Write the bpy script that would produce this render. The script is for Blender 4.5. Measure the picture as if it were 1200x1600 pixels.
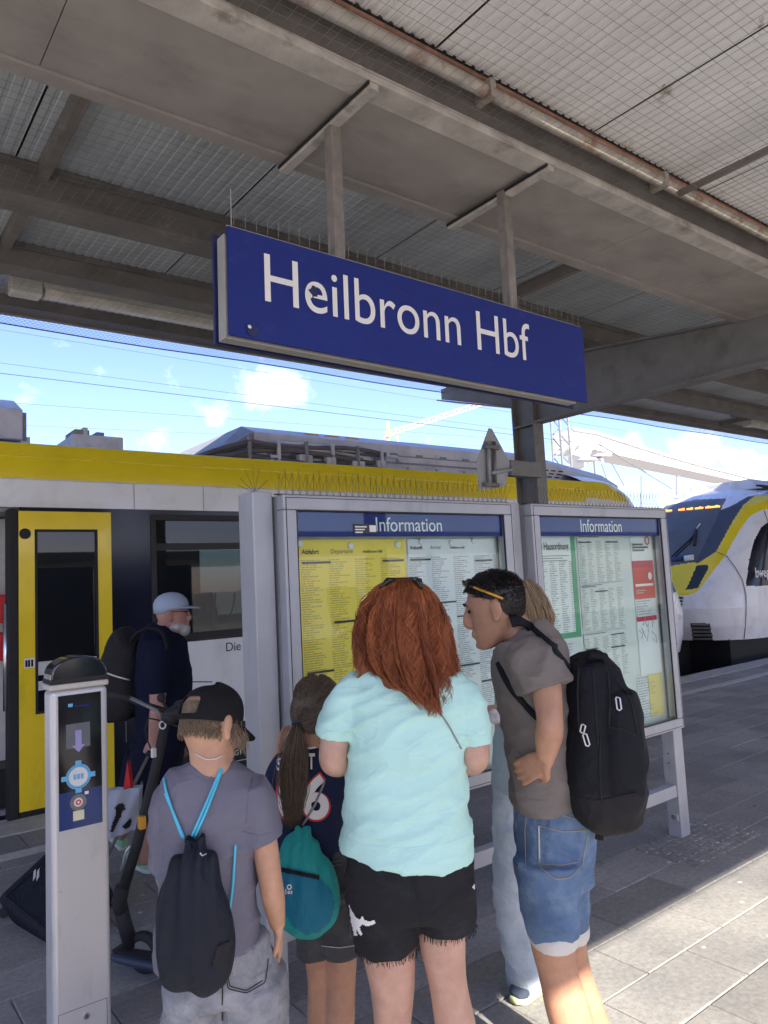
import bpy, bmesh, math, random
from mathutils import Vector, Matrix, noise
from mathutils.bvhtree import BVHTree
V = Vector
for o in list(bpy.data.objects): bpy.data.objects.remove(o)
S = bpy.context.scene
C = S.collection
random.seed(7)
R_ = math.radians
# ------------------------------------------------------------------ camera
H = 1.75
F = 1155.0
def _n(v): return v.normalized()
def _d(px, py): return _n(V((px-600, -(py-800), -F)))
_X = _d(2100, 834)
_Z = _n(V((-605, 12250, -F))); _Z = _n(_Z - _X*_X.dot(_Z)); _Y = _Z.cross(_X)
RM = Matrix((_X, _Y, _Z))                     # camera -> world (X along the tracks, Y across, Z up)
O = V((0, 0, H))
def ray(px, py): return RM @ _d(px, py)
def onY(px, py, y): r = ray(px, py); return O + r*(y/r.y)
def onX(px, py, x): r = ray(px, py); return O + r*(x/r.x)
def onZ(px, py, z=0.0): r = ray(px, py); return O + r*((z-H)/r.z)
def atD(px, py, d): return O + RM @ V(((px-600)/F*d, -(py-800)/F*d, -d))
cam = bpy.data.cameras.new('camera'); cam.sensor_fit = 'VERTICAL'; cam.sensor_height = 36; cam.lens = F/1600*36
cam.clip_start = 0.05; cam.clip_end = 3000
co = bpy.data.objects.new('camera', cam); C.objects.link(co)
co.matrix_world = Matrix.Translation(O) @ RM.to_4x4(); S.camera = co
S.render.resolution_x = 768; S.render.resolution_y = 1024
# ------------------------------------------------------------------ light
SUN = V((-0.25, -0.968, 0.629)).normalized()   # direction towards the sun
w = bpy.data.worlds.new('World'); S.world = w; w.use_nodes = True
nt = w.node_tree; nt.nodes.clear()
def wn(t, **k):
    n = nt.nodes.new(t)
    for a, b in k.items(): setattr(n, a, b)
    return n
sky = wn('ShaderNodeTexSky', sky_type='NISHITA', sun_disc=False, sun_elevation=math.asin(SUN.z), sun_rotation=math.atan2(SUN.x, SUN.y), altitude=0.0, air_density=1.0, dust_density=0.6, ozone_density=5.0)
tc = wn('ShaderNodeTexCoord')
mp = wn('ShaderNodeMapping'); mp.inputs['Scale'].default_value = (1, 1, 2.3); mp.inputs['Location'].default_value = (0.35, 0.2, 0.08)
nz = wn('ShaderNodeTexNoise'); nz.inputs['Scale'].default_value = 3.1; nz.inputs['Detail'].default_value = 9; nz.inputs['Roughness'].default_value = 0.56
rp = wn('ShaderNodeValToRGB'); rp.color_ramp.elements[0].position = 0.55; rp.color_ramp.elements[1].position = 0.80
# two cumulus clouds that the photograph shows, as soft lobes broken up by the noise
lob = None
for (px, py, k, amp) in [(434, 604, 3000, .27), (452, 600, 4200, .18), (402, 616, 5200, .20), (1092, 698, 4200, .20), (1060, 708, 5200, .17), (1170, 722, 4600, .19), (990, 690, 7000, .16), (335, 645, 5000, .16), (240, 692, 4000, .16), (180, 690, 6000, .14)]:
    dn = ray(px, py)
    dot = wn('ShaderNodeVectorMath', operation='DOT_PRODUCT'); dot.inputs[1].default_value = dn
    nrmz = wn('ShaderNodeVectorMath', operation='NORMALIZE'); nt.links.new(tc.outputs['Generated'], nrmz.inputs[0]); nt.links.new(nrmz.outputs[0], dot.inputs[0])
    sb = wn('ShaderNodeMath', operation='SUBTRACT'); nt.links.new(dot.outputs['Value'], sb.inputs[0]); sb.inputs[1].default_value = 1.0
    ml = wn('ShaderNodeMath', operation='MULTIPLY'); nt.links.new(sb.outputs[0], ml.inputs[0]); ml.inputs[1].default_value = k
    ex = wn('ShaderNodeMath', operation='EXPONENT'); nt.links.new(ml.outputs[0], ex.inputs[0])
    am = wn('ShaderNodeMath', operation='MULTIPLY'); nt.links.new(ex.outputs[0], am.inputs[0]); am.inputs[1].default_value = amp
    if lob is None: lob = am
    else:
        ad = wn('ShaderNodeMath', operation='ADD'); nt.links.new(lob.outputs[0], ad.inputs[0]); nt.links.new(am.outputs[0], ad.inputs[1]); lob = ad
nz2 = wn('ShaderNodeTexNoise'); nz2.inputs['Scale'].default_value = 22; nz2.inputs['Detail'].default_value = 8; nz2.inputs['Roughness'].default_value = 0.6
nt.links.new(tc.outputs['Generated'], mp.inputs[0]); nt.links.new(mp.outputs[0], nz.inputs[0]); nt.links.new(tc.outputs['Generated'], nz2.inputs[0])
ad = wn('ShaderNodeMath', operation='ADD'); nt.links.new(lob.outputs[0], ad.inputs[0])
m2 = wn('ShaderNodeMath', operation='MULTIPLY_ADD'); nt.links.new(nz2.outputs['Fac'], m2.inputs[0]); m2.inputs[1].default_value = 0.55; m2.inputs[2].default_value = 0.20
nt.links.new(m2.outputs[0], ad.inputs[1])
mx = wn('ShaderNodeMath', operation='MAXIMUM'); nt.links.new(ad.outputs[0], mx.inputs[0])
nsub = wn('ShaderNodeMath', operation='SUBTRACT'); nt.links.new(nz.outputs['Fac'], nsub.inputs[0]); nsub.inputs[1].default_value = 0.10
nt.links.new(nsub.outputs[0], mx.inputs[1]); nt.links.new(mx.outputs[0], rp.inputs[0])
tnt = wn('ShaderNodeMixRGB', blend_type='MULTIPLY'); tnt.inputs[0].default_value = 1; nt.links.new(sky.outputs[0], tnt.inputs[1]); tnt.inputs[2].default_value = (.80, .68, .79, 1)
mix = wn('ShaderNodeMixRGB'); nt.links.new(rp.outputs[0], mix.inputs[0]); nt.links.new(tnt.outputs[0], mix.inputs[1]); mix.inputs[2].default_value = (4.7, 4.8, 5.0, 1)
bg = wn('ShaderNodeBackground'); bg.inputs[1].default_value = 0.060
out = wn('ShaderNodeOutputWorld'); nt.links.new(mix.outputs[0], bg.inputs[0]); nt.links.new(bg.outputs[0], out.inputs[0])
sl = bpy.data.lights.new('sun', 'SUN'); sl.energy = 2.0; sl.angle = R_(0.45); sl.color = (1, 0.91, 0.78)
so = bpy.data.objects.new('sun', sl); C.objects.link(so); so.rotation_euler = (-SUN).to_track_quat('-Z', 'Y').to_euler(); so.location = SUN*60
S.view_settings.view_transform = 'Standard'; S.view_settings.look = 'None'; S.view_settings.gamma = 1; S.view_settings.exposure = 2.75
S.render.engine = 'CYCLES'
# ------------------------------------------------------------------ materials
MT = {}
def mat(name, col, rough=.6, metal=0.0, var=.12, vs=6.0, bump=0.0, bs=60.0, spec=.5, coat=0.0, stretch=None, sss=0.0, trans=0.0, var2=None, alpha=1.0, emit=None, island=0.0):
    m = bpy.data.materials.new(name); m.use_nodes = True; t = m.node_tree; N = t.nodes; L = t.links
    p = N['Principled BSDF']; p.inputs['Roughness'].default_value = rough; p.inputs['Metallic'].default_value = metal
    p.inputs['Specular IOR Level'].default_value = spec; p.inputs['Coat Weight'].default_value = coat; p.inputs['Coat Roughness'].default_value = .08
    if trans: p.inputs['Transmission Weight'].default_value = trans; p.inputs['IOR'].default_value = 1.45
    if sss: p.inputs['Subsurface Weight'].default_value = sss; p.inputs['Subsurface Radius'].default_value = (.02, .008, .004); p.inputs['Subsurface Scale'].default_value = .3
    if emit: p.inputs['Emission Color'].default_value = (*emit[0], 1); p.inputs['Emission Strength'].default_value = emit[1]
    p.inputs['Alpha'].default_value = alpha
    c = N.new('ShaderNodeTexCoord'); mpn = N.new('ShaderNodeMapping'); L.new(c.outputs['Object'], mpn.inputs[0])
    if stretch: mpn.inputs['Scale'].default_value = stretch
    n1 = N.new('ShaderNodeTexNoise'); n1.inputs['Scale'].default_value = vs; n1.inputs['Detail'].default_value = 6; n1.inputs['Roughness'].default_value = .62
    L.new(mpn.outputs[0], n1.inputs[0])
    r = N.new('ShaderNodeMapRange'); L.new(n1.outputs['Fac'], r.inputs[0]); r.inputs[1].default_value = .28; r.inputs[2].default_value = .72
    r.inputs[3].default_value = 0; r.inputs[4].default_value = 1
    mx = N.new('ShaderNodeMixRGB'); L.new(r.outputs[0], mx.inputs[0])
    c2 = var2 or tuple(min(1, x*(1+var)) for x in col); c1 = tuple(x*(1-var) for x in col) if not var2 else col
    mx.inputs[1].default_value = (*c1, 1); mx.inputs[2].default_value = (*c2, 1)
    last = mx.outputs[0]
    if island:
        g = N.new('ShaderNodeNewGeometry'); hs = N.new('ShaderNodeHueSaturation'); mr = N.new('ShaderNodeMapRange')
        L.new(g.outputs['Random Per Island'], mr.inputs[0]); mr.inputs[3].default_value = 1-island; mr.inputs[4].default_value = 1+island
        L.new(mr.outputs[0], hs.inputs['Value']); L.new(last, hs.inputs['Color']); last = hs.outputs[0]
    L.new(last, p.inputs['Base Color'])
    rr = N.new('ShaderNodeMapRange'); L.new(n1.outputs['Fac'], rr.inputs[0]); rr.inputs[3].default_value = max(.02, rough*.85); rr.inputs[4].default_value = min(1, rough*1.15); L.new(rr.outputs[0], p.inputs['Roughness'])
    if bump:
        n2 = N.new('ShaderNodeTexNoise'); n2.inputs['Scale'].default_value = bs; n2.inputs['Detail'].default_value = 5; L.new(mpn.outputs[0], n2.inputs[0])
        b = N.new('ShaderNodeBump'); b.inputs['Strength'].default_value = bump; b.inputs['Distance'].default_value = .01; L.new(n2.outputs['Fac'], b.inputs['Height']); L.new(b.outputs[0], p.inputs['Normal'])
    MT[name] = m; return m
# ------------------------------------------------------------------ mesh helpers
class MB:
    def __init__(s): s.v = []; s.f = []; s.m = []
    def add(s, vs, fs, mi=0):
        k = len(s.v); s.v += [tuple(x) for x in vs]; s.f += [tuple(i+k for i in f) for f in fs]; s.m += [mi]*len(fs); return s
    def box(s, x0, x1, y0, y1, z0, z1, mi=0):
        return s.add([(x0,y0,z0),(x1,y0,z0),(x1,y1,z0),(x0,y1,z0),(x0,y0,z1),(x1,y0,z1),(x1,y1,z1),(x0,y1,z1)],
              [(0,3,2,1),(4,5,6,7),(0,1,5,4),(1,2,6,5),(2,3,7,6),(3,0,4,7)], mi)
    def prism(s, prof, axis, a, b, mi=0):      # closed profile extruded along an axis; prof are the other two coords in cyclic order
        n = len(prof)
        def P(u, v_, t): return {'x': (t, u, v_), 'y': (v_, t, u), 'z': (u, v_, t)}[axis]
        vs = [P(u, v_, a) for u, v_ in prof] + [P(u, v_, b) for u, v_ in prof]
        area = sum(prof[i][0]*prof[(i+1)%n][1]-prof[(i+1)%n][0]*prof[i][1] for i in range(n))
        flip = (area < 0) != (b < a)
        fs = [tuple(range(n))[::-1], tuple(range(n, 2*n))] + [(i, (i+1)%n, n+(i+1)%n, n+i) for i in range(n)]
        if flip: fs = [f[::-1] for f in fs]
        return s.add(vs, fs, mi)
    def tube(s, pts, r, n=8, mi=0, close=True):
        pts = [V(p) for p in pts]; rs = r if isinstance(r, (list, tuple)) else [r]*len(pts)
        ref = None; rings = []
        for i, p in enumerate(pts):
            t = (pts[min(i+1, len(pts)-1)] - pts[max(i-1, 0)]).normalized()
            if ref is None: ref = t.orthogonal().normalized()
            ref = (ref - t*ref.dot(t)).normalized(); b = t.cross(ref)
            rings.append([p + (ref*math.cos(2*math.pi*k/n) + b*math.sin(2*math.pi*k/n))*rs[i] for k in range(n)])
        return s.rings(rings, mi, close)
    def rings(s, rings, mi=0, close=True):
        n = len(rings[0]); vs = [q for r_ in rings for q in r_]
        fs = [(i*n+k, i*n+(k+1)%n, (i+1)*n+(k+1)%n, (i+1)*n+k) for i in range(len(rings)-1) for k in range(n)]
        if close: fs += [tuple(range(n))[::-1], tuple((len(rings)-1)*n+k for k in range(n))]
        return s.add(vs, fs, mi)
    def loft(s, pts, rad, side=(1,0,0), n=20, sub=4, mi=0, sq=2.0):   # smooth elliptical loft; rad: (a along side, b across)
        pts = [V(p) for p in pts]; side = V(side)
        P = []; Q = []
        def cr(a, b, c, d, t): return .5*((2*b)+(c-a)*t+(2*a-5*b+4*c-d)*t*t+(3*b-a-3*c+d)*t**3)
        m = len(pts)
        for i in range(m-1):
            for j in range(sub):
                t = j/sub; i0 = max(i-1, 0); i3 = min(i+2, m-1)
                P.append(cr(pts[i0], pts[i], pts[i+1], pts[i3], t))
                Q.append(tuple(max(.001, cr(rad[i0][k], rad[i][k], rad[i+1][k], rad[i3][k], t)) for k in (0, 1)))
        P.append(pts[-1]); Q.append(rad[-1])
        rings = []
        for i, p in enumerate(P):
            t = (P[min(i+1, len(P)-1)] - P[max(i-1, 0)]).normalized()
            a = side - t*side.dot(t)
            a = a.normalized() if a.length > 1e-4 else t.orthogonal().normalized()
            b = t.cross(a); ra, rb = Q[i]; ring = []
            for k in range(n):
                c_, s_ = math.cos(2*math.pi*k/n), math.sin(2*math.pi*k/n)
                c_ = math.copysign(abs(c_)**(2/sq), c_); s_ = math.copysign(abs(s_)**(2/sq), s_)
                ring.append(p + a*(ra*c_) + b*(rb*s_))
            rings.append(ring)
        return s.rings(rings, mi)
    def ell(s, c, r, rot=None, n=14, mi=0):
        c = V(c); rings = []
        for i in range(1, n):
            ph = math.pi*i/n
            ring = []
            for k in range(2*n):
                th = math.pi*k/n; q = V((r[0]*math.sin(ph)*math.cos(th), r[1]*math.sin(ph)*math.sin(th), -r[2]*math.cos(ph)))
                if rot: q = rot @ q
                ring.append(c+q)
            rings.append(ring)
        return s.rings(rings, mi)
    def mesh(s, name='m'):
        me = bpy.data.meshes.new(name); me.from_pydata(s.v, [], s.f); me.update(); return me
    def build(s, name, mats, parent=None, smooth=False, bevel=0, seg=2, tag=None):
        me = s.mesh(name); mats = mats if isinstance(mats, (list, tuple)) else [mats]
        for m in mats: me.materials.append(MT[m] if isinstance(m, str) else m)
        for p, i in zip(me.polygons, s.m): p.material_index = i; p.use_smooth = smooth
        o = bpy.data.objects.new(name, me); C.objects.link(o)
        if parent: o.parent = parent
        if bevel:
            b = o.modifiers.new('bevel', 'BEVEL'); b.width = bevel; b.segments = seg; b.limit_method = 'ANGLE'; b.angle_limit = R_(40)
        return o
def tag(o, label, cat, group=None):
    o['label'] = label; o['category'] = cat
    if group: o['group'] = group
    return o
def struct(o): o['kind'] = 'structure'; return o
def stuff(o): o['kind'] = 'stuff'; return o
def empty(name, loc, rz=0):
    o = bpy.data.objects.new(name, None); C.objects.link(o); o.location = loc; o.rotation_euler = (0, 0, rz); o.empty_display_size = .1; return o
def thing(name, label, cat, loc=(0,0,0), rz=0, group=None): return tag(empty(name, loc, rz), label, cat, group)
def local(o):                                  # world -> local of an Empty that is only moved and turned about z
    return (Matrix.Translation(o.location) @ Matrix.Rotation(o.rotation_euler.z, 4, 'Z')).inverted()
def inst(src, parent, loc=None, rot=None, name=None):
    c = src.copy(); C.objects.link(c); c.parent = parent
    if loc is not None: c.location = loc
    if rot is not None: c.rotation_euler = rot
    return c
def text_mesh(txt, size, sx=1.0, bold=0.0, ext=0.0, align='LEFT', spacing=1.0):   # in the XY plane, baseline at y=0
    cu = bpy.data.curves.new('t', 'FONT'); cu.body = txt; cu.size = size; cu.align_x = align; cu.offset = bold; cu.extrude = ext; cu.space_character = spacing
    o = bpy.data.objects.new('t', cu); C.objects.link(o); dg = bpy.context.evaluated_depsgraph_get(); dg.update()
    me = bpy.data.meshes.new_from_object(o.evaluated_get(dg)); bpy.data.objects.remove(o)
    for v in me.vertices: v.co.x *= sx
    me.materials.clear(); return me
def text_on(txt, size, M4, material, parent, name, **k):      # M4 places the text plane in the parent's space
    me = text_mesh(txt, size, **k); me.transform(M4); me.materials.append(MT[material])
    o = bpy.data.objects.new(name, me); C.objects.link(o); o.parent = parent; return o
FACE_MY = Matrix.Rotation(R_(90), 4, 'X')     # text plane facing -Y, x along +X, y up
def T(x, y, z): return Matrix.Translation((x, y, z))
def fuse(mb, vox=.012, smooth=4, fac=.5):     # union of closed shapes as one continuous skin
    me = mb.mesh('f'); o = bpy.data.objects.new('f', me); C.objects.link(o)
    r = o.modifiers.new('r', 'REMESH'); r.mode = 'VOXEL'; r.voxel_size = vox; r.use_smooth_shade = True
    if smooth: sm = o.modifiers.new('s', 'SMOOTH'); sm.iterations = smooth; sm.factor = fac
    dg = bpy.context.evaluated_depsgraph_get(); dg.update()
    m2 = bpy.data.meshes.new_from_object(o.evaluated_get(dg)); bpy.data.objects.remove(o); bpy.data.meshes.remove(me)
    return m2
def put(me, name, material, parent=None, smooth=True):
    mats = material if isinstance(material, (list, tuple)) else [material]
    for m in mats: me.materials.append(MT[m] if isinstance(m, str) else m)
    if smooth: me.polygons.foreach_set('use_smooth', [True]*len(me.polygons))
    o = bpy.data.objects.new(name, me); C.objects.link(o)
    if parent: o.parent = parent
    return o
# ------------------------------------------------------------------ material list
def paving_mat():
    m = bpy.data.materials.new('paving'); m.use_nodes = True; t = m.node_tree; N = t.nodes; L = t.links; p = N['Principled BSDF']
    g = N.new('ShaderNodeNewGeometry'); oi = N.new('ShaderNodeObjectInfo')
    def noi(sc, de=6, ro=.6):
        n = N.new('ShaderNodeTexNoise'); n.inputs['Scale'].default_value = sc; n.inputs['Detail'].default_value = de; n.inputs['Roughness'].default_value = ro; L.new(g.outputs['Position'], n.inputs[0]); return n
    a = noi(1.3); b = noi(38, 4, .7); c = noi(170, 2)
    ad = N.new('ShaderNodeMath'); ad.operation = 'ADD'; L.new(oi.outputs['Random'], ad.inputs[0]); L.new(g.outputs['Random Per Island'], ad.inputs[1])
    fr = N.new('ShaderNodeMath'); fr.operation = 'FRACT'; L.new(ad.outputs[0], fr.inputs[0])
    v = N.new('ShaderNodeMapRange'); L.new(fr.outputs[0], v.inputs[0]); v.inputs[3].default_value = .84; v.inputs[4].default_value = 1.13
    r1 = N.new('ShaderNodeValToRGB'); L.new(a.outputs['Fac'], r1.inputs[0]); e = r1.color_ramp.elements
    e[0].position = .33; e[0].color = (.235, .236, .236, 1); e[1].position = .68; e[1].color = (.36, .35, .332, 1)
    mx = N.new('ShaderNodeMixRGB'); mx.blend_type = 'OVERLAY'; mx.inputs[0].default_value = .55; L.new(r1.outputs[0], mx.inputs[1]); L.new(b.outputs['Fac'], mx.inputs[2])
    hs = N.new('ShaderNodeHueSaturation'); L.new(mx.outputs[0], hs.inputs['Color']); L.new(v.outputs[0], hs.inputs['Value'])
    vo = N.new('ShaderNodeTexVoronoi'); vo.inputs['Scale'].default_value = 7.5; L.new(g.outputs['Position'], vo.inputs['Vector'])
    nv = noi(60, 2); vd = N.new('ShaderNodeMath'); vd.operation = 'MULTIPLY_ADD'; L.new(nv.outputs['Fac'], vd.inputs[0]); vd.inputs[1].default_value = .12; L.new(vo.outputs['Distance'], vd.inputs[2])
    lt = N.new('ShaderNodeMath'); lt.operation = 'LESS_THAN'; L.new(vd.outputs[0], lt.inputs[0]); lt.inputs[1].default_value = .165
    sc = N.new('ShaderNodeSeparateColor'); L.new(vo.outputs['Color'], sc.inputs[0])
    gt = N.new('ShaderNodeMath'); gt.operation = 'GREATER_THAN'; L.new(sc.outputs[0], gt.inputs[0]); gt.inputs[1].default_value = .55
    mu = N.new('ShaderNodeMath'); mu.operation = 'MULTIPLY'; L.new(lt.outputs[0], mu.inputs[0]); L.new(gt.outputs[0], mu.inputs[1])
    gc = N.new('ShaderNodeMixRGB'); L.new(sc.outputs[1], gc.inputs[0]); gc.inputs[1].default_value = (.09, .085, .08, 1); gc.inputs[2].default_value = (.62, .58, .52, 1)
    m3 = N.new('ShaderNodeMixRGB'); L.new(mu.outputs[0], m3.inputs[0]); L.new(hs.outputs[0], m3.inputs[1]); L.new(gc.outputs[0], m3.inputs[2])
    L.new(m3.outputs[0], p.inputs['Base Color']); p.inputs['Roughness'].default_value = .72; p.inputs['Specular IOR Level'].default_value = .35
    bm = N.new('ShaderNodeBump'); bm.inputs['Strength'].default_value = .35; bm.inputs['Distance'].default_value = .004; L.new(c.outputs['Fac'], bm.inputs['Height']); L.new(bm.outputs[0], p.inputs['Normal'])
    MT['paving'] = m
paving_mat()
mat('joint', (.33, .31, .28), .95, var=.35, vs=20)
mat('coping', (.45, .44, .42), .8, var=.2, vs=5, bump=.2)
mat('lineW', (.52, .51, .49), .8, var=.2, vs=14, bump=.2)
mat('ballast', (.30, .28, .25), .95, var=.5, vs=25, bump=1, bs=40)
mat('rail', (.2, .16, .13), .45, .8)
mat('darkwall', (.05, .05, .05), .9)
mat('sheetW', (.88, .86, .845), .5, .0, var=.10, vs=2.2, bump=.05, stretch=(1, .3, 1))
mat('sheetB', (.50, .53, .55), .42, .2, var=.16, vs=2.0, bump=.05, stretch=(1, .4, 1))
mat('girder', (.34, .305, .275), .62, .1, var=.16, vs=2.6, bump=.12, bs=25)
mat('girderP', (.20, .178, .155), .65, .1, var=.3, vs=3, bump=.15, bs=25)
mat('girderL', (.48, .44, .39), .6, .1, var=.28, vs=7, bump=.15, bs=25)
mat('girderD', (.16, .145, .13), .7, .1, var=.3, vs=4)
mat('rust', (.32, .16, .11), .8, var=.4, vs=14)
mat('pipe', (.45, .41, .35), .5, .3, var=.35, vs=9, bump=.1)
mat('steel', (.21, .205, .20), .5, .3, var=.12, vs=5, bump=.05)
mat('steelR', (.24, .215, .195), .6, .2, var=.3, vs=12, bump=.1)
mat('netm', (.17, .155, .14), .8)
mat('lampW', (.58, .55, .47), .55, var=.25, vs=7)
mat('diff', (.66, .62, .50), .35, var=.25, vs=5)
mat('yellow', (.90, .70, .014), .3, coat=.5, var=.05, vs=3)
mat('yellowD', (.90, .66, .014), .3, coat=.5, var=.06, vs=4)
mat('white', (.86, .87, .88), .28, coat=.5, var=.04, vs=3)
mat('navy', (.010, .013, .028), .16, spec=.35, coat=.12, var=.2, vs=3)
mat('pillar', (.055, .065, .085), .3, coat=.2, var=.1)
mat('black', (.012, .012, .013), .5, var=.3)
mat('rubber', (.02, .02, .021), .8, var=.3)
mat('roofgrey', (.64, .65, .66), .5, .1, var=.12, vs=3, bump=.08)
mat('roofdark', (.26, .265, .27), .6, var=.2, vs=5)
mat('cable', (.13, .125, .12), .6, var=.3)
mat('inwhite', (.62, .61, .58), .5)
mat('seat', (.03, .055, .16), .8, var=.3, vs=30)
mat('yellowpole', (.75, .58, .03), .4)
mat('red', (.62, .02, .025), .5)
mat('chrome', (.6, .6, .6), .25, .9)
mat('whitepaint', (.78, .78, .77), .6, var=.06)
mat('concW', (.74, .74, .73), .7, var=.06)
mat('orange', (.78, .36, .18), .6)
mat('mast', (.22, .23, .24), .6, .3)
mat('amber', (.8, .2, .03), .5, emit=((1, .30, .05), .55))
def glass(name, tint=(.5, .55, .55), body=(.01, .012, .015), thru=.6, rough=.02, ior=1.5):
    m = bpy.data.materials.new(name); m.use_nodes = True; t = m.node_tree; N = t.nodes; L = t.links; N.clear()
    tr = N.new('ShaderNodeBsdfTransparent'); tr.inputs[0].default_value = (*tint, 1)
    df = N.new('ShaderNodeBsdfDiffuse'); df.inputs[0].default_value = (*body, 1)
    gl = N.new('ShaderNodeBsdfGlossy'); gl.inputs['Roughness'].default_value = rough
    lw = N.new('ShaderNodeLayerWeight'); lw.inputs[0].default_value = .5; f0 = ((ior-1)/(ior+1))**2
    pw = N.new('ShaderNodeMath'); pw.operation = 'POWER'; L.new(lw.outputs['Facing'], pw.inputs[0]); pw.inputs[1].default_value = 5
    fr = N.new('ShaderNodeMath'); fr.operation = 'MULTIPLY_ADD'; L.new(pw.outputs[0], fr.inputs[0]); fr.inputs[1].default_value = 1-f0; fr.inputs[2].default_value = f0
    a = N.new('ShaderNodeMixShader'); a.inputs[0].default_value = thru; L.new(df.outputs[0], a.inputs[1]); L.new(tr.outputs[0], a.inputs[2])
    b = N.new('ShaderNodeMixShader'); L.new(fr.outputs[0], b.inputs[0]); L.new(a.outputs[0], b.inputs[1]); L.new(gl.outputs[0], b.inputs[2])
    o = N.new('ShaderNodeOutputMaterial'); L.new(b.outputs[0], o.inputs[0]); MT[name] = m
glass('glassTrain', (.55, .6, .6), thru=.75)
glass('glassDark', (.3, .33, .33), thru=.25, ior=1.55)
glass('glassScreen', (.35, .4, .42), (.03, .035, .04), thru=.35, ior=1.6)
glass('glassCase', (.93, .97, .95), thru=1.0, ior=1.42)
# ------------------------------------------------------------------ ground, platform
struct(MB().box(-400, 900, -600, 900, -1.2, -.80).build('ground', 'ballast'))
PE = 6.70
pl = struct(MB().box(-20, 70, -4.4, 6.44, -1.0, -.010).build('platform', 'joint'))
struct(MB().box(-20, 70, 6.44, PE-.02, -1.0, -.012).build('platform_wall', 'darkwall'))
# paving slabs
ROW, LEN = .2925, .622
sm = MB(); hx, hy = LEN/2-.003, ROW/2-.003
q = [(-hx, -hy, -.03), (hx, -hy, -.03), (hx, hy, -.03), (-hx, hy, -.03)]
q += [(x, y, -.004) for x, y, z in q[:4]]; i_ = .004
q += [(-hx+i_, -hy+i_, 0), (hx-i_, -hy+i_, 0), (hx-i_, hy-i_, 0), (-hx+i_, hy-i_, 0)]
sm.add(q, [(0,1,5,4),(1,2,6,5),(2,3,7,6),(3,0,4,7),(4,5,9,8),(5,6,10,9),(6,7,11,10),(7,4,8,11),(8,9,10,11)])
slab_me = sm.mesh('slab'); slab_me.materials.append(MT['paving'])
def proj(p):
    c = RM.transposed() @ (V(p)-O)
    if c.z > -.1: return None
    return 600+F*c.x/-c.z, 800-F*c.y/-c.z
cells = []
for r in range(-22, 14):
    y = 2.33 + ROW*(r+.5)
    if y > 5.72 or y < -4.3: continue
    for k in range(-20, 80):
        x = 3.515 + LEN*(k+.5) + (0 if r % 2 else LEN*.48) + .02*math.sin(r*5.1)
        p = proj((x, y, 0)); vis = p and -60 < p[0] < 1260 and 900 < p[1] < 1700
        cells.append(((V((x, y, 0))-O).length if vis else 1e3+abs(x), x, y))
cells.sort()
rest = MB()
for i, (d, x, y) in enumerate(cells):
    z = random.uniform(-.0025, .0015); tl = (random.uniform(-.002, .002), random.uniform(-.002, .002), 0)
    if i < 290 and d < 1e3:
        o = bpy.data.objects.new('slab', slab_me); C.objects.link(o); o.parent = pl; o.location = (x, y, z); o.rotation_euler = tl
    elif x < 45: rest.add([(a+x, b+y, c+z) for a, b, c in q], [f for f in sm.f])
stuff(rest.build('far_slabs', 'paving', pl))
# smooth strip, white line, coping at the platform edge
for k in range(-8, 44):
    MB().box(k*1.25+.003, (k+1)*1.25-.003, 5.88, 6.30, -.03, -.001+random.uniform(-.001, .001)).build('edge_slab', 'paving', pl, bevel=.004)
    MB().box(k*1.0+.003, (k+1)*1.0-.003, 6.306, PE, -.20, .004).build('coping_stone', 'coping', pl, bevel=.008)
    MB().box(k*.6-2, k*.6-1.4-.004, 5.725, 5.875, -.03, .002).build('line_slab', 'lineW', pl, bevel=.003)
# sett repair round the right leg of the notice boards
sett = MB()
for i in range(-6, 7):
    for j in range(-4, 4):
        if abs(i*.062+.0) > .4 or random.random() < .06: continue
        cx, cy = 4.50+i*.062+(.03 if j % 2 else 0), 2.74+j*.055
        a, b = random.uniform(.023, .028), random.uniform(.019, .024); z = random.uniform(.002, .007)
        sett.add([(cx-a, cy-b, -.01), (cx+a, cy-b, -.01), (cx+a, cy+b, -.01), (cx-a, cy+b, -.01), (cx-a*.75, cy-b*.75, z), (cx+a*.75, cy-b*.75, z), (cx+a*.75, cy+b*.75, z), (cx-a*.75, cy+b*.75, z)],
                 [(0,1,5,4),(1,2,6,5),(2,3,7,6),(3,0,4,7),(4,5,6,7)])
stuff(sett.build('setts', 'paving', pl))
for (px, py, n1, n2) in [(905, 1430, 4, 3)]:
    c0 = onZ(px, py)
# tracks
tr = struct(MB().box(-30, 90, 6.9, 9.9, -.80, -.78).build('track_bed', 'ballast'))
for y in (7.6, 9.03):
    MB().box(-30, 90, y-.035, y+.035, -.78, -.62).build('rail', 'rail', tr)
for k in range(-20, 80): MB().box(k*.65, k*.65+.26, 7.05, 9.6, -.785, -.74).build('sleeper', 'coping', tr)
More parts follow.
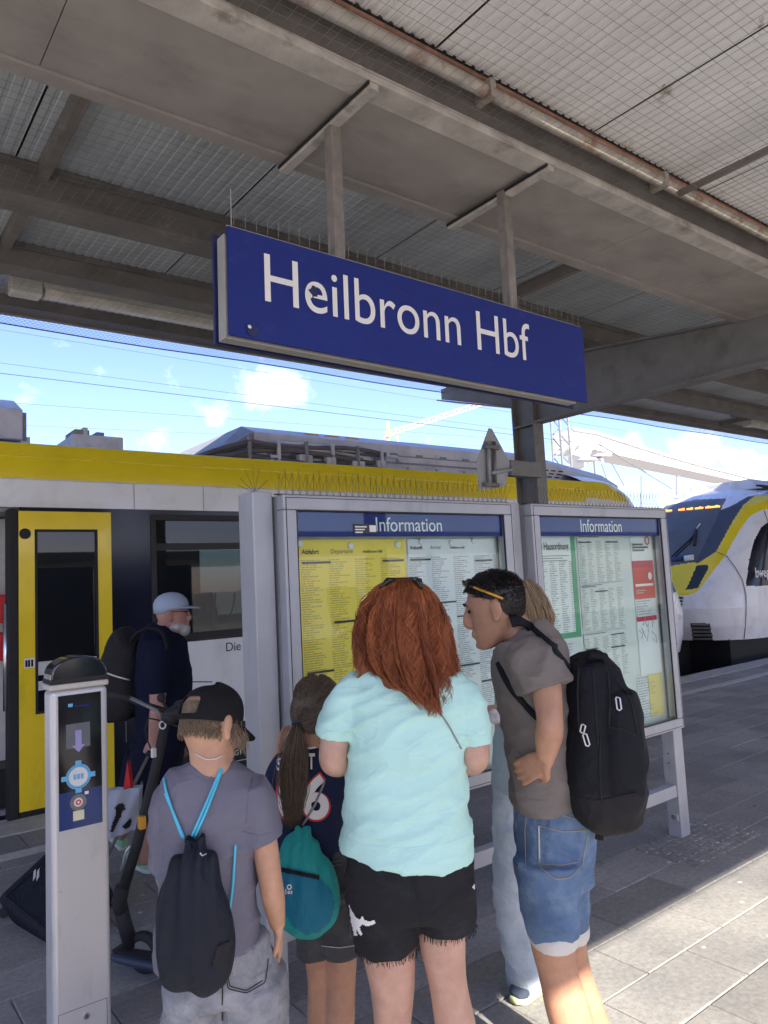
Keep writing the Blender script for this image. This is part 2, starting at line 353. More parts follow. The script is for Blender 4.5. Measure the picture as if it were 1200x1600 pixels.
# ------------------------------------------------------------------ canopy
cn = thing('platform_canopy', 'long steel station canopy with net under its ribbed ceiling over the platform', 'canopy')
XA, XB = -4.0, 34.0
ZC = 4.12
def ribbed(x0, w_, y0, y1, z, dx, dz, name, m, z1=None):
    mb = MB(); n = int(w_/dx); xs = []; 
    for i in range(n):
        a = x0+w_*i/n; b = w_/n
        xs += [(a, 0), (a+b*.55, 0), (a+b*.62, dz), (a+b*.93, dz)]
    xs.append((x0+w_, 0)); z1 = z if z1 is None else z1
    vs = [(x, y0, z+h) for x, h in xs] + [(x, y1, z1+h) for x, h in xs]; k = len(xs)
    mb.add(vs, [(i, i+k, i+k+1, i+1) for i in range(k-1)])
    o = mb.build(name, m, cn); return o
p1 = p2 = None
for k in range(30):
    x = 2.177+1.14*(k-5)
    if p1 is None: p1 = ribbed(0, 1.128, -3.78, 2.25, ZC, .057, .012, 'ceiling_panel', 'sheetW'); p1.location.x = x
    else: inst(p1, cn, (x, 0, 0))
for k in range(28):
    x = .87+1.27*(k-3)
    if p2 is None: p2 = ribbed(0, 1.258, 2.96, 6.5, 4.25, .063, .006, 'ceiling_panel', 'sheetB', 4.22); p2.location.x = x
    else: inst(p2, cn, (x, 0, 0))
MB().box(XA, XB, -3.84, 6.55, 4.45, 4.52).build('roof_sheet', 'roofdark', cn)
# main girder: soffit in segments with a crossbar over each joint
j1 = onZ(560, 140, 3.81).x; j2 = onZ(795, 290, 3.81).x; seg = j2-j1
xs = [j1+seg*k for k in range(-4, 24)]
for a, b in zip(xs, xs[1:]):
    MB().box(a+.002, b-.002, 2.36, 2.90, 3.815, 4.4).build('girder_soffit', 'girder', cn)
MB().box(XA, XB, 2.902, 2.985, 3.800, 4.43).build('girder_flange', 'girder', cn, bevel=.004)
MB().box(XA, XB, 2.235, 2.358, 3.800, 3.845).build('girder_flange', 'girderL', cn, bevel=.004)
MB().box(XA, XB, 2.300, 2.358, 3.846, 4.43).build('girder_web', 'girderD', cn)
MB().tube([(XA, 2.235, 4.015), (XB, 2.235, 4.015)], .032, 12).build('pipe', 'pipe', cn, smooth=True)
MB().tube([(XA, 2.25, 4.085), (XB, 2.25, 4.085)], .014, 8).build('conduit', 'rust', cn, smooth=True)
for k in range(-2, 14):
    x = 1.0+k*1.45
    MB().box(x, x+.035, 2.19, 2.30, 3.97, 4.06).build('pipe_clamp', 'pipe', cn, bevel=.004)
for x in (j1, j2):
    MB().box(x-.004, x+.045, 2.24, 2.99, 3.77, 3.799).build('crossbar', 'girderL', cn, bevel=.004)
    MB().box(x-.011, x-.005, 2.24, 2.99, 3.785, 3.799).build('crossbar_seal', 'black', cn)
for k in range(-1, 6):
    x = 4.08+k*3.42
    MB().tube([(x, 2.22, 3.98), (x, -3.7, 4.04)], .021, 10).build('brace', 'girder', cn, smooth=True)
for k in range(-2, 8):
    x = .98+k*3.81
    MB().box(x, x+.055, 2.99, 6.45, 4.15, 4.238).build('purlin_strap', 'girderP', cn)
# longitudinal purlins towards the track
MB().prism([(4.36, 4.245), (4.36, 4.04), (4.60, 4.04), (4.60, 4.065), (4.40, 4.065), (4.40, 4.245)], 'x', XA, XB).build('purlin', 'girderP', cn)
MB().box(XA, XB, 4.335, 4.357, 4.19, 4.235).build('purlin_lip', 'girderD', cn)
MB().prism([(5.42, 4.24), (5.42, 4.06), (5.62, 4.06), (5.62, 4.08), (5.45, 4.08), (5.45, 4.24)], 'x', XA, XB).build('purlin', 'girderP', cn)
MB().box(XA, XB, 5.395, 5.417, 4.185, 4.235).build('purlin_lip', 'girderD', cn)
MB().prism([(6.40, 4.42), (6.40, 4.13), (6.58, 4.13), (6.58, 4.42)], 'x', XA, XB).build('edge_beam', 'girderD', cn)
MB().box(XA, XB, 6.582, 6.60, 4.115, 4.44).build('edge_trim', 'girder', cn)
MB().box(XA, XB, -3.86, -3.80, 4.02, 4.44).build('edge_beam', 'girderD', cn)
# columns and arms
def arm(x):
    a = MB()
    prof = [(-3.4, 3.44), (1.2, 3.40), (5.19, 3.40), (5.19, 4.02), (4.5, 3.965), (2.98, 3.795), (1.2, 3.76), (-3.4, 3.82)]
    a.prism([(u, v) for u, v in prof], 'x', x-.008, x+.008); a.build('cantilever_arm', 'steel', cn)
    f = MB(); f.box(x-.075, x+.075, -3.4, 5.19, 3.372, 3.398); f.build('arm_flange', 'steel', cn, bevel=.003)
    f = MB(); t_ = [(5.19, 4.022), (4.5, 3.967), (2.98, 3.797), (2.98, 3.815), (4.5, 3.987), (5.19, 4.044)]
    f.prism(t_, 'x', x-.075, x+.075); f.build('arm_flange', 'steel', cn)
    g = MB(); g.prism([(5.50, 3.62), (6.70, 3.98), (6.70, 4.11), (5.50, 4.11)], 'x', x-.008, x+.008)
    g.prism([(5.50, 3.600), (6.72, 3.962), (6.72, 3.978), (5.50, 3.618)], 'x', x-.075, x+.075); g.build('cantilever_arm', 'steel', cn)
    for yc in (5.345, -2.6):
        c = MB(); c.box(x-.08, x+.08, yc-.152, yc-.138, 0, 4.1); c.box(x-.08, x+.08, yc+.138, yc+.152, 0, 4.1); c.box(x-.006, x+.006, yc-.138, yc+.138, 0, 4.1)
        c.build('column', 'steel', cn, bevel=.003)
        MB().box(x-.079, x+.079, yc-.137, yc+.137, 3.36, 3.376).build('stiffener', 'steel', cn)
arm(6.2); arm(16.4); arm(26.6)
# bird net
nb = MB()
def rod(pts, r=.0008):
    nb.tube(pts, r, 3, close=False)
def jit(a=.006): return random.uniform(-a, a)
def net(y0, y1, z0, z1, xa, xb, st, sag=.03, n=5):
    ny = max(1, round((y1-y0)/st))
    Zf = lambda x, t: z0+(z1-z0)*t - sag*math.sin(math.pi*t)*(.6+.4*math.sin(x*1.7)) 
    for j in range(ny+1):
        t = j/ny; off = jit(.01); rod([(x, y0+(y1-y0)*t+off+jit(.005), Zf(x, t)) for x in [xa+(xb-xa)*i/int((xb-xa)/.45) for i in range(int((xb-xa)/.45)+1)]])
    x = xa
    while x < xb:
        o_ = jit(.008); rod([(x+o_+jit(.006), y0+(y1-y0)*i/n, Zf(x, i/n)) for i in range(n+1)]); x += st
net(.1, 2.225, 3.86, 3.83, -1.0, 12.0, .052)
net(2.99, 6.4, 3.93, 4.10, -.5, 14.0, .062, .03, 7)
E_ = lambda x: 4.055+.008*math.sin(x*2.1)
for j in range(5):
    t = j/5; rod([(x*.5, 6.60+.05*t, 4.115+(E_(x*.5)-4.115)*t) for x in range(-2, 60)], .0012)
x = -1
while x < 26:
    rod([(x, 6.6, 4.115), (x+.10, 6.65, E_(x))], .0012); rod([(x+.10, 6.6, 4.115), (x, 6.65, E_(x))], .0012); x += .042
stuff(nb.build('bird_net', 'netm', cn))
MB().tube([(x*.5, 6.65, E_(x*.5)) for x in range(-4, 62)], .006, 6).build('net_cable', 'steelR', cn)
# strip lights
def striplight(x0, L_, label):
    t = thing('strip_light', label, 'lamp', (x0, 5.95, 4.06), group='strip lights under the canopy')
    MB().box(0, .22, -.075, .075, .0, .17).build('end_housing', 'lampW', t, bevel=.01)
    MB().box(.225, L_, -.07, .07, .075, .17).build('housing', 'lampW', t, bevel=.008)
    MB().prism([(-.065, .073), (-.045, .012), (.045, .012), (.065, .073)], 'x', .24, L_).build('diffuser', 'diff', t, bevel=.006)
    MB().tube([(-.5, 0, .13), (-.12, 0, .13), (-.03, 0, .16), (.02, 0, .19), (.05, 0, .17)], .018, 8).build('feed_cable', 'cable', t, smooth=True)
    return t
striplight(onY(15, 440, 5.95).x, 2.9, 'long stained strip light behind the blue station sign, nearest end')
striplight(onY(1163, 625, 5.95).x, 2.9, 'strip light under the canopy beyond the steel arm at right')
# ------------------------------------------------------------------ trains
YT, YC = 6.85, 8.31
W_ = YC-YT
def yz_side(z):                                # half width of the car body at height z
    if z <= 2.97: return W_
    if z <= 3.10: return W_-.05*(z-2.97)/.13
    if z <= 3.24: return W_-.05-.28*((z-3.10)/.14)**1.3
    return (W_-.33)*max(0, 1-((z-3.24)/.20))**.5
def a_(z):
    T_ = [(.30, .22), (.6, .06), (.95, 0), (1.25, .10), (1.6, .30), (2.0, .55), (2.5, .92), (2.9, 1.30), (3.1, 1.62), (3.25, 1.95), (3.38, 2.5), (3.44, 3.0)]
    for (p, q_), (r, s_) in zip(T_, T_[1:]):
        if z <= r: return q_+(s_-q_)*(z-p)/(r-p)
    return T_[-1][1]
XT2 = 13.10
def zz(l): return [(1000+x/4.445, 740+y/4.445) for x, y in l]
REG = [
 ('headlight', zz([(470,632),(476,660),(440,722),(402,795),(316,808),(350,740),(395,636)])),
 ('grille', zz([(352,1038),(482,1040),(512,1166),(368,1166)])),
 ('side_window', zz([(1250,300),(960,320),(889,335),(840,375),(790,470),(757,600),(735,782),(889,778),(1250,770)])),
 ('windscreen', zz([(-400,260),(100,205),(220,185),(600,172),(555,262),(470,440),(390,612),(220,640),(-400,700)])),
 ('dark_pillar', zz([(750,160),(640,222),(540,262),(450,440),(370,612),(400,625),(530,540),(590,430),(650,320),(720,215),(800,152)])),
 ('yellow_band', zz([(1400,120),(889,145),(815,146),(740,190),(720,215),(650,320),(590,430),(530,540),(400,612),(220,640),(-400,700),(-400,880),(235,852),(330,846),(400,822),(440,770),(520,660),(600,560),(640,480),(700,380),(760,300),(830,257),(889,246),(1400,225)])),
]
def inside(p, poly):
    x, y = p; c = False; j = len(poly)-1
    for i in range(len(poly)):
        a, b = poly[i], poly[j]
        if (a[1] > y) != (b[1] > y) and x < (b[0]-a[0])*(y-a[1])/(b[1]-a[1])+a[0]: c = not c
        j = i
    return c
RM_NAMES = {'headlight': 'glassScreen', 'grille': 'rubber', 'coupler_recess': 'black', 'side_window': 'navy', 'windscreen': 'glassNose', 'dark_pillar': 'pillar', 'yellow_band': 'yellow', 'nose_shell': 'white'}
mat('glassNose', (.115, .125, .135), .15, spec=.35, coat=.15, var=.15, vs=2)
def nose(tip, sgn, parent, length):            # cab end of a car; sgn=+1: body goes on towards +X
    zs = [.34+(3.44-.34)*i/220 for i in range(221)]
    front = [i/110 for i in range(111)]
    D = 1.15; D2 = length
    rows = []
    for z in zs:
        w_ = yz_side(z); row = []
        for t in front:
            u = math.sin(t*math.pi/2)
            row.append((a_(z)+D*(1-max(0, 1-u**2.7)**.5), w_*u))
        xe = a_(z)+D
        for i in range(1, 91): row.append((xe+(D2-xe)*i/90 if D2 > xe else xe, w_))
        rows.append([(x, y, z) for x, y in row])
    groups = {}
    for side in (-1, 1):
        n = len(rows[0])
        for i in range(len(rows)-1):
            for j in range(n-1):
                qd = [rows[i][j], rows[i][j+1], rows[i+1][j+1], rows[i+1][j]]
                c = V([sum(p[k] for p in qd)/4 for k in range(3)])
                pp = proj((XT2+c.x, YC-c.y, c.z)); name = 'nose_shell'
                for nm, poly in REG:
                    if inside(pp, poly): name = nm; break
                if c.z > 3.12 and name in ('yellow_band', 'dark_pillar'): name = 'nose_shell'
                vs = [(tip+sgn*p[0], YC+side*p[1], p[2]) for p in qd]
                if (side*sgn) > 0: vs = vs[::-1]
                groups.setdefault((name, side if name in ('side_window', 'headlight', 'grille', 'dark_pillar') else 0), []).append(vs)
    for (nm, _s), fl in groups.items():
        idx = {}; vs = []; fs = []
        for f in fl:
            g = []
            for p in f:
                k = (round(p[0], 4), round(p[1], 4), round(p[2], 4))
                if k not in idx: idx[k] = len(vs); vs.append(p)
                if idx[k] not in g: g.append(idx[k])
            if len(g) > 2: fs.append(g)
        mb = MB(); mb.add(vs, fs); mb.build(nm, RM_NAMES[nm], parent, smooth=True)
def car(parent, xa, xb, wa, wb):               # plain part of a car: roof, yellow cant rail, white strip, far side; window side is made apart
    prof = [(2.78, W_), (2.97, W_), (3.04, W_-.027), (3.10, W_-.05), (3.115, W_-.11), (3.13, W_-.22), (3.15, W_-.5), (3.17, W_-.9), (3.18, .0)]
    for side in (-1, 1):
        for (za, zb, m, nm) in [(2.78, 3.10, 'yellow', 'cant_rail'), (3.10, 3.2, 'roofgrey', 'roof')]:
            pz = [p for p in prof if za-1e-6 <= p[0] <= zb+1e-6]
            vs = [(x, YC+side*y, z) for x in (xa, xb) for z, y in pz]; n = len(pz)
            fs = [(i, i+1, n+i+1, n+i) for i in range(n-1)]
            if side < 0: fs = [f[::-1] for f in fs]
            MB().add(vs, fs).build(nm, m, parent, smooth=True)
    MB().tube([(xa, YT+.000, 2.972), (xb, YT+.000, 2.972)], .006, 6).build('rain_strip', 'yellow', parent)
def wall(parent, xa, xb, z0, z1, m, nm, y=YT, t=.06): return MB().box(xa, xb, y, y+t, z0, z1).build(nm, m, parent)
t1 = thing('regional_train', 'yellow white and black regional train with its door open at left platform edge', 'train', (0, 0, 0), 0, 'regional trains')
t2 = thing('regional_train', 'white regional train with yellow curved nose facing the boards at far right', 'train', (0, 0, 0), 0, 'regional trains')
XT1 = onY(970, 785, YT).x+2.33
nose(XT2, 1, t2, 3.2); nose(XT1, -1, t1, 3.2)
car(t1, -5, XT1-3.2, 0, 0); car(t2, XT2+3.2, 46, 0, 0)
for tt, a, b in ((t1, -5, XT1-3.2), (t2, XT2+3.2, 46)):
    wall(tt, a, b, 2.536, 2.78, 'white', 'upper_panel'); wall(tt, a, b, .36, 2.78, 'white', 'far_side', YC+W_-.06) if tt is t2 else None
    MB().box(a, b, YT+.12, YC+W_-.12, -.50, .36).build('underframe', 'black', tt)
wall(t2, XT2+3.2, 46, .36, 2.536, 'white', 'side_panel')
for s_, tp in ((1, XT2), (-1, XT1)):
    MB().box(min(tp+s_*.5, tp+s_*3.3), max(tp+s_*.5, tp+s_*3.3), YT+.35, YC+W_-.35, -.55, .40).build('underframe', 'black', t2 if s_ > 0 else t1)
    MB().box(min(tp-s_*.12, tp+s_*.8), max(tp-s_*.12, tp+s_*.8), YC-.12, YC+.12, .32, .62).build('coupler', 'rubber', t2 if s_ > 0 else t1, bevel=.03)
MB().box(XT1-.6, XT2+.6, YC-.30, YC+1.3, -.55, .95).build('dark_gap_box', 'black', t1)  # black box round the couplers, added to keep the gap between noses dark
# train in the foreground: side with door, window, lettering
OX0, OX1 = .10, 1.385                            # door opening
WX0, WX1 = 2.56, 4.60; WZ0, WZ1 = 1.345, 2.44
XE1 = XT1-3.2
wall(t1, -5, OX0, .42, 1.277, 'white', 'side_panel'); wall(t1, OX1, XE1, .42, 1.277, 'white', 'side_panel')
wall(t1, -5, OX0, 1.277, 2.536, 'navy', 'window_band'); wall(t1, OX1, WX0, .02, 2.536, 'navy', 'window_band', YT-.002)
wall(t1, WX0, WX1, 1.277, WZ0, 'navy', 'window_band'); wall(t1, WX0, WX1, WZ1, 2.536, 'navy', 'window_band'); wall(t1, WX1, XE1, 1.277, 2.536, 'navy', 'window_band')
wn_ = thing_part = empty('side_window', (0, 0, 0)); wn_.parent = t1
def frame(mb, x0, x1, z0, z1, y0, y1, b):
    mb.box(x0, x1, y0, y1, z1-b, z1); mb.box(x0, x1, y0, y1, z0, z0+b); mb.box(x0, x0+b, y0, y1, z0+b, z1-b); mb.box(x1-b, x1, y0, y1, z0+b, z1-b); return mb
frame(MB(), WX0-.05, WX1+.05, WZ0-.05, WZ1+.05, YT-.012, YT-.003, .055).build('frame', 'black', wn_, bevel=.004)
MB().box(WX0, WX1, YT-.008, YT+.03, 2.15, 2.215).build('transom', 'black', wn_)
MB().box(WX0, WX1, YT+.012, YT+.02, WZ0, 2.15).build('pane', 'glassTrain', wn_); MB().box(WX0, WX1, YT+.012, YT+.02, 2.215, WZ1).build('pane', 'glassTrain', wn_)
# interior
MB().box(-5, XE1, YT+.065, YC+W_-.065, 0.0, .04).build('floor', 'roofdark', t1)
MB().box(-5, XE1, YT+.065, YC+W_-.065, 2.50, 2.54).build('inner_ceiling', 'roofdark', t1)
fy = YC+W_-.06
fw = [(-5, 1.75), (2.9, 3.15), (4.25, 4.55), (5.3, 9)]
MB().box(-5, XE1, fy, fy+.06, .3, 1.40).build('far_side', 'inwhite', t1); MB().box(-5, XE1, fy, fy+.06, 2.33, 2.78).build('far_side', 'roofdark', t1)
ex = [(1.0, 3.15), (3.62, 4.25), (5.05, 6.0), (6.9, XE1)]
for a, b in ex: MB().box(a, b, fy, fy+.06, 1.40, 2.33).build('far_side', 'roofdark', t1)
MB().box(-5, 1.0, fy, fy+.06, 1.40, 2.33).build('far_side', 'inwhite', t1)
for a, b in ((3.15, 3.62), (4.25, 5.05), (6.0, 6.9)): MB().box(a, b, fy+.02, fy+.03, 1.40, 2.33).build('far_pane', 'glassTrain', t1)
MB().box(OX1+.25, OX1+.28, YT+.07, YT+1.0, .04, 2.5).build('partition', 'inwhite', t1)
MB().box(OX1-.5, OX1+.25, YC+.6, YC+.64, .04, 2.5).build('vestibule_wall', 'inwhite', t1)
def seat(x, y):
    mb = MB(); mb.loft([(x, y, .95), (x+.02, y, 1.2), (x-.02, y, 1.5), (x-.05, y, 1.72)], [(.05, .21), (.05, .22), (.05, .21), (.04, .17)], (1, 0, 0), 16, 3, sq=3.2)
    mb.build('seat_back', 'seat', t1, smooth=True)
    MB().box(x-.45, x, y-.21, y+.21, .84, .98).build('seat_cushion', 'seat', t1, bevel=.03)
for x in (3.35, 4.15):
    for y in (7.5, 9.2): seat(x, y)
for (px0, py0, px1, py1) in [(329, 966, 337, 926), (358, 966, 367, 926)]:
    p0 = onY(px0, py0, 7.9); p1_ = onY(px1, py1, 7.9); mid = (p0+p1_)/2+V((.02, 0, 0))
    MB().tube([p0, mid, p1_], .013, 8).build('grab_rail', 'yellowpole', t1, smooth=True)
p0 = onY(291, 971, 7.75); p1_ = onY(350, 973, 7.75); MB().tube([p0, p1_], .012, 8).build('grab_rail', 'yellowpole', t1, smooth=True)
# open door leaf standing off the side
LX0, LX1 = onY(29, 900, 6.74).x, onY(172, 850, 6.74).x
dl = empty('door_leaf', (0, 0, 0)); dl.parent = t1
dx0, dx1, dz0, dz1 = LX0, LX0+.76, .04, 2.49
gx0, gx1, gz0, gz1 = LX0+.125, LX0+.64, .80, 2.335
yl = 6.735
for a, b, c, d in ((dx0, gx0, dz0, dz1), (gx1, dx1, dz0, dz1), (gx0, gx1, dz0, gz0), (gx0, gx1, gz1, dz1)):
    MB().box(a, b, yl, yl+.05, c, d).build('leaf_panel', 'yellowD', dl)
frame(MB(), gx0-.001, gx1+.001, gz0-.001, gz1+.001, yl-.003, yl+.02, .022).build('gasket', 'rubber', dl)
MB().box(gx0+.02, gx1-.02, yl+.006, yl+.02, gz0+.02, gz1-.02).build('pane', 'glassDark', dl)
MB().box(gx0, gx1, yl+.024, yl+.045, gz0, gz1).build('inner_blind', 'navy', dl)
MB().box(gx0+.02, gx1-.02, yl-.0015, yl+.004, 1.115, 1.225).build('marking_strip', 'roofgrey', dl)
MB().box(gx0+.02, gx1-.02, yl-.0015, yl+.004, .99, 1.065).build('marking_strip', 'roofgrey', dl)
MB().box(dx0, dx1, yl+.003, yl+.05, -.08, dz0-.002).build('sill_rubber', 'rubber', dl)
MB().box(dx0-.075, dx0-.002, yl+.002, YT+.04, -.05, dz1+.02).build('edge_seal', 'rubber', dl, bevel=.01)
bc = onY(39, 834, yl); mb = MB(); mb.tube([(bc.x, yl-.006, bc.z), (bc.x, yl+.01, bc.z)], .045, 24); mb.build('door_button', 'rubber', dl)
st = onY(46, 1036, yl)
MB().box(st.x-.04, st.x+.04, yl-.003, yl-.001, st.z-.04, st.z+.04).build('sticker', 'whitepaint', dl)
for dx in (-.032, -.012, .012): MB().box(st.x+dx, st.x+dx+.016, yl-.005, yl-.0032, st.z-.03, st.z+.026).build('pictogram', 'navy', dl)
# things seen in the open doorway
gr = onY(9, 1000, 6.8)
MB().tube([(gr.x, 6.80, .85), (gr.x, 6.80, 1.72)], .022, 10).build('door_handrail', 'chrome', t1, smooth=True)
MB().box(1.30, 1.375, 6.86, 6.95, .05, 2.48).build('door_jamb', 'inwhite', t1, bevel=.01)
MB().box(1.225, 1.30, 6.90, 7.3, 1.25, 1.48).build('fire_box', 'red', t1, bevel=.01); MB().box(1.225, 1.30, 6.90, 7.3, 1.56, 1.80).build('fire_box', 'red', t1, bevel=.01)
MB().box(1.05, 1.40, 7.34, 7.38, .05, 2.48).build('vestibule_panel', 'inwhite', t1)
MB().box(OX0, OX1, 6.71, 6.86, -.06, -.02).build('door_step', 'roofgrey', t1, bevel=.006)
# lettering on the side
dp = onY(352, 1018, YT)
text_on('Die S-Bahn', .125, T(dp.x, YT-.003, dp.z) @ FACE_MY @ Matrix.Shear('XY', 4, (0.16, 0)) if False else T(dp.x, YT-.003, dp.z) @ FACE_MY, 'black', t1, 'lettering', sx=.95)
MB().box(3.28, 5.2, YT-.004, YT+.03, .02, .44).build('equipment_hatch', 'black', t1)
gp = onY(372, 1176, YT); text_on('G1', .07, T(gp.x-.045, YT-.006, gp.z-.02) @ FACE_MY, 'whitepaint', t1, 'lettering')
frame(MB(), gp.x-.075, gp.x+.12, gp.z-.08, gp.z+.11, YT-.0055, YT-.0045, .008).build('hatch_outline', 'whitepaint', t1)
# roof equipment of the near train
RE = empty('roof_equipment', (0, 0, 0)); RE.parent = t1
yq = 7.25
def rx(px, py): return onY(px, py, yq)
a = rx(-120, 600); b = rx(36, 640)
MB().prism([(7.25, 3.2), (7.25, b.z), (7.6, b.z+.16), (8.9, b.z+.16), (9.2, 3.2)], 'x', a.x, b.x).build('roof_box', 'roofgrey', RE, bevel=.015)
MB().box(b.x, b.x+.035, 7.28, 8.8, 3.2, b.z-.02).build('roof_box_flange', 'roofdark', RE); MB().box(b.x-.01, b.x+.07, 7.3, 8.9, 3.16, 3.24).build('bracket', 'roofgrey', RE)
a = rx(114, 690); b = rx(193, 690)
MB().box(a.x, b.x, 7.25, 7.9, 3.15, rx(150, 680).z).build('roof_box', 'roofgrey', RE, bevel=.012)
MB().box(a.x+.02, a.x+.16, 7.27, 7.6, rx(150, 680).z, rx(150, 672).z).build('latch', 'roofdark', RE, bevel=.008); MB().box(a.x+.22, a.x+.30, 7.27, 7.5, rx(150, 680).z, rx(150, 674).z).build('latch', 'roofdark', RE, bevel=.008)
MB().box(a.x+.1, a.x+.14, 7.26, 7.35, rx(150, 680).z, rx(150, 669).z).build('latch', 'roofgrey', RE)
fl = rx(330, 705); ft = rx(398, 657); fe = rx(935, 742)
zt = ft.z; ze = XT1-1.75
yy0 = 7.28
# long fairing: sloped front end, box, chamfered top
mb = MB()
def fs(x, zt_, ch): return [(x, yy0, 3.1), (x, yy0, zt_-ch), (x, yy0+.30, zt_), (x, 9.3, zt_), (x, 9.35, 3.1)]
xa_, xb_, xc_, xd_ = fl.x, ft.x, 8.35, ze
rs = [[(xa_, yy0, 3.1), (xa_, yy0, 3.16), (xa_+.02, yy0+.2, 3.18), (xa_+.02, 9.3, 3.18), (xa_, 9.35, 3.1)], fs(xb_, zt, .12)]
mb.rings(rs); mb.build('fairing_end', 'roofdark', RE)
mb = MB(); mb.rings([fs(xb_+.003, zt, .12), fs(xc_, zt, .12)]); mb.build('fairing', 'roofgrey', RE, bevel=.006)
mb = MB(); mb.rings([fs(xc_+.003, zt, .12), fs(xc_+.55, zt-.03, .16), [(xd_, yy0, 3.1), (xd_, yy0, 3.14), (xd_, yy0+.3, 3.36), (xd_, 9.3, 3.36), (xd_, 9.35, 3.1)]]); mb.build('fairing_end', 'roofgrey', RE)
for k in range(4):
    for j in range(3):
        x = xc_+.12+k*.17+j*.05; z = 3.20+j*.05
        MB().box(x, x+.11, yy0-.003, yy0+.02, z, z+.02).build('louvre', 'black', RE)
MB().prism([(xc_+.98, 3.38), (xc_+1.6, 3.20), (xc_+1.65, 3.15), (xc_+1.1, 3.27)][::-1], 'y', yy0-.02, yy0+.03).build('slot', 'black', RE) if False else None
MB().box(xb_+.02, xc_, yy0-.006, yy0, 3.335, 3.35).build('seam', 'roofdark', RE); MB().box(xb_+1.5, xc_, yy0-.012, yy0, 3.24, 3.262).build('seam', 'roofdark', RE)
for k in range(9): MB().box(xb_+.25+k*.42, xb_+.36+k*.42, yy0-.015, yy0, 3.345, 3.375).build('hinge', 'roofdark', RE)
for k in range(3): MB().box(xb_+.75+k*.3, xb_+.95+k*.3, yy0+.14, yy0+.2, zt-.065, zt-.045).build('warning_label', 'orange', RE)
def cb(pts, r=.026): MB().tube(pts, r, 8).build('cable', 'cable', RE, smooth=True)
for k in range(5):
    z = 3.16+k*.042; y = 7.12+.035*(k % 2); 
    pts = []
    for i in range(13):
        x = fl.x-.25+i*(2.5/12); rise = min(1, i/3.0); dz = z*rise+3.10*(1-rise) - (.05*max(0, (i-9)/3) if k < 3 else 0) + .022*math.sin(i*.8+k*1.7)
        pts.append((x, y+.03*math.sin(i*.9+k*2), dz))
    cb(pts)
for k in range(6):
    x = fl.x+.35+k*.36
    MB().box(x, x+.035, 7.07, 7.10, 3.08, 3.38).build('cable_bracket', 'roofgrey' if k % 2 else 'roofdark', RE)
for k in range(8):
    x = fl.x+.5+k*.24; z = 3.15+.04*random.random(); MB().box(x, x+.12, 7.16, 7.26, z, z+.08+.05*random.random()).build('junction_box', 'roofdark' if k % 3 else 'roofgrey', RE, bevel=.01)
for k in range(6):
    x = xb_+1.62+k*.50
    if x+.44 < xc_: MB().box(x, x+.44, yy0-.010, yy0-.001, 3.135, 3.232).build('side_hatch', 'roofgrey', RE, bevel=.004); MB().box(x+.05, x+.09, yy0-.016, yy0-.011, 3.17, 3.20).build('hatch_latch', 'roofdark', RE)
for k, (dx, dz, L_) in enumerate([(.0, .0, 1.4), (.35, .05, 1.5), (.1, .1, .9)]):
    x = xb_+.1+dx; MB().tube([(x, 7.16, 3.28+dz*.8), (x+L_*.5, 7.15, 3.30+dz*.6), (x+L_, 7.17, 3.27+dz*.7), (x+L_+.08, 7.26, 3.24+dz*.7)], .016, 8).build('pipe', 'roofgrey', RE, smooth=True)
for k in range(5):
    x = fl.x+.62+k*.37; MB().box(x, x+.13+.05*(k % 2), 7.08, 7.2, 3.12, 3.20+.03*(k % 3)).build('junction_box', 'roofgrey', RE, bevel=.012)
for x in (2.36, 3.05, 4.7): MB().box(x, x+.006, YT-.0025, YT, 2.54, 2.775).build('panel_seam', 'roofdark', t1)
for x in (2.25, 3.9): MB().box(x, x+.006, YT-.0025, YT, .43, 1.27).build('panel_seam', 'roofdark', t1)
MB().box(-5, XE1, YT-.006, YT-.001, 2.772, 2.784).build('trim_strip', 'roofgrey', t1); MB().box(OX1, XE1, YT-.006, YT-.001, 1.268, 1.280).build('trim_strip', 'rubber', t1)
# roof of the far train
b0 = XT2+2.5
MB().prism([(7.3, 3.3), (7.5, 3.52), (9.1, 3.52), (9.3, 3.3)], 'x', b0, 40).build('fairing', 'roofgrey', t2, bevel=.02)
for k in range(6):
    for j in range(3): MB().box(XT2+2.35+k*.34-j*.06, XT2+2.62+k*.34-j*.06, 7.0+j*.1, 7.06+j*.1, 3.205+j*.055, 3.24+j*.055).build('louvre', 'black', t2)
# destination display, wiper, cab lettering on the far train
bvh_v = []; 
def on_nose(px, py):                           # point on the near half of the far train's nose along a pixel ray
    r = ray(px, py); best = None; t = 12.0
    prev = None
    while t < 26:
        p = O+r*t
        if YT-.02 < p.y <= YC+1.4 and .3 < p.z < 3.44:
            w_ = yz_side(p.z); u = min(1, abs(YC-p.y)/max(.01, w_))
            xs_ = XT2+a_(p.z)+1.15*(1-max(0, 1-u**2.7)**.5)
            if p.x >= xs_: return p
        t += .01
    return O+r*16
def strip_on_nose(pts, r, nm, m):
    MB().tube([on_nose(*p)-ray(*p)*.03 for p in pts], r, 6).build(nm, m, t2, smooth=True)
for i in range(26):
    if i in (3, 4, 5, 9, 13, 18): continue
    px = 1042+i*3.25; py = 798.5-i*.28
    c = on_nose(px, py)-ray(px, py)*.02; s_ = .018
    MB().box(c.x-.01, c.x+.01, c.y-s_, c.y+s_, c.z-.02-(.012 if i % 3 else 0), c.z+.02+(.012 if i % 4 == 0 else 0)).build('display_segment', 'amber', t2)
strip_on_nose([(1049, 870), (1068, 852), (1083, 838)], .012, 'wiper_arm', 'black'); strip_on_nose([(1053, 872), (1078, 848), (1088, 826)], .010, 'wiper_arm', 'black')
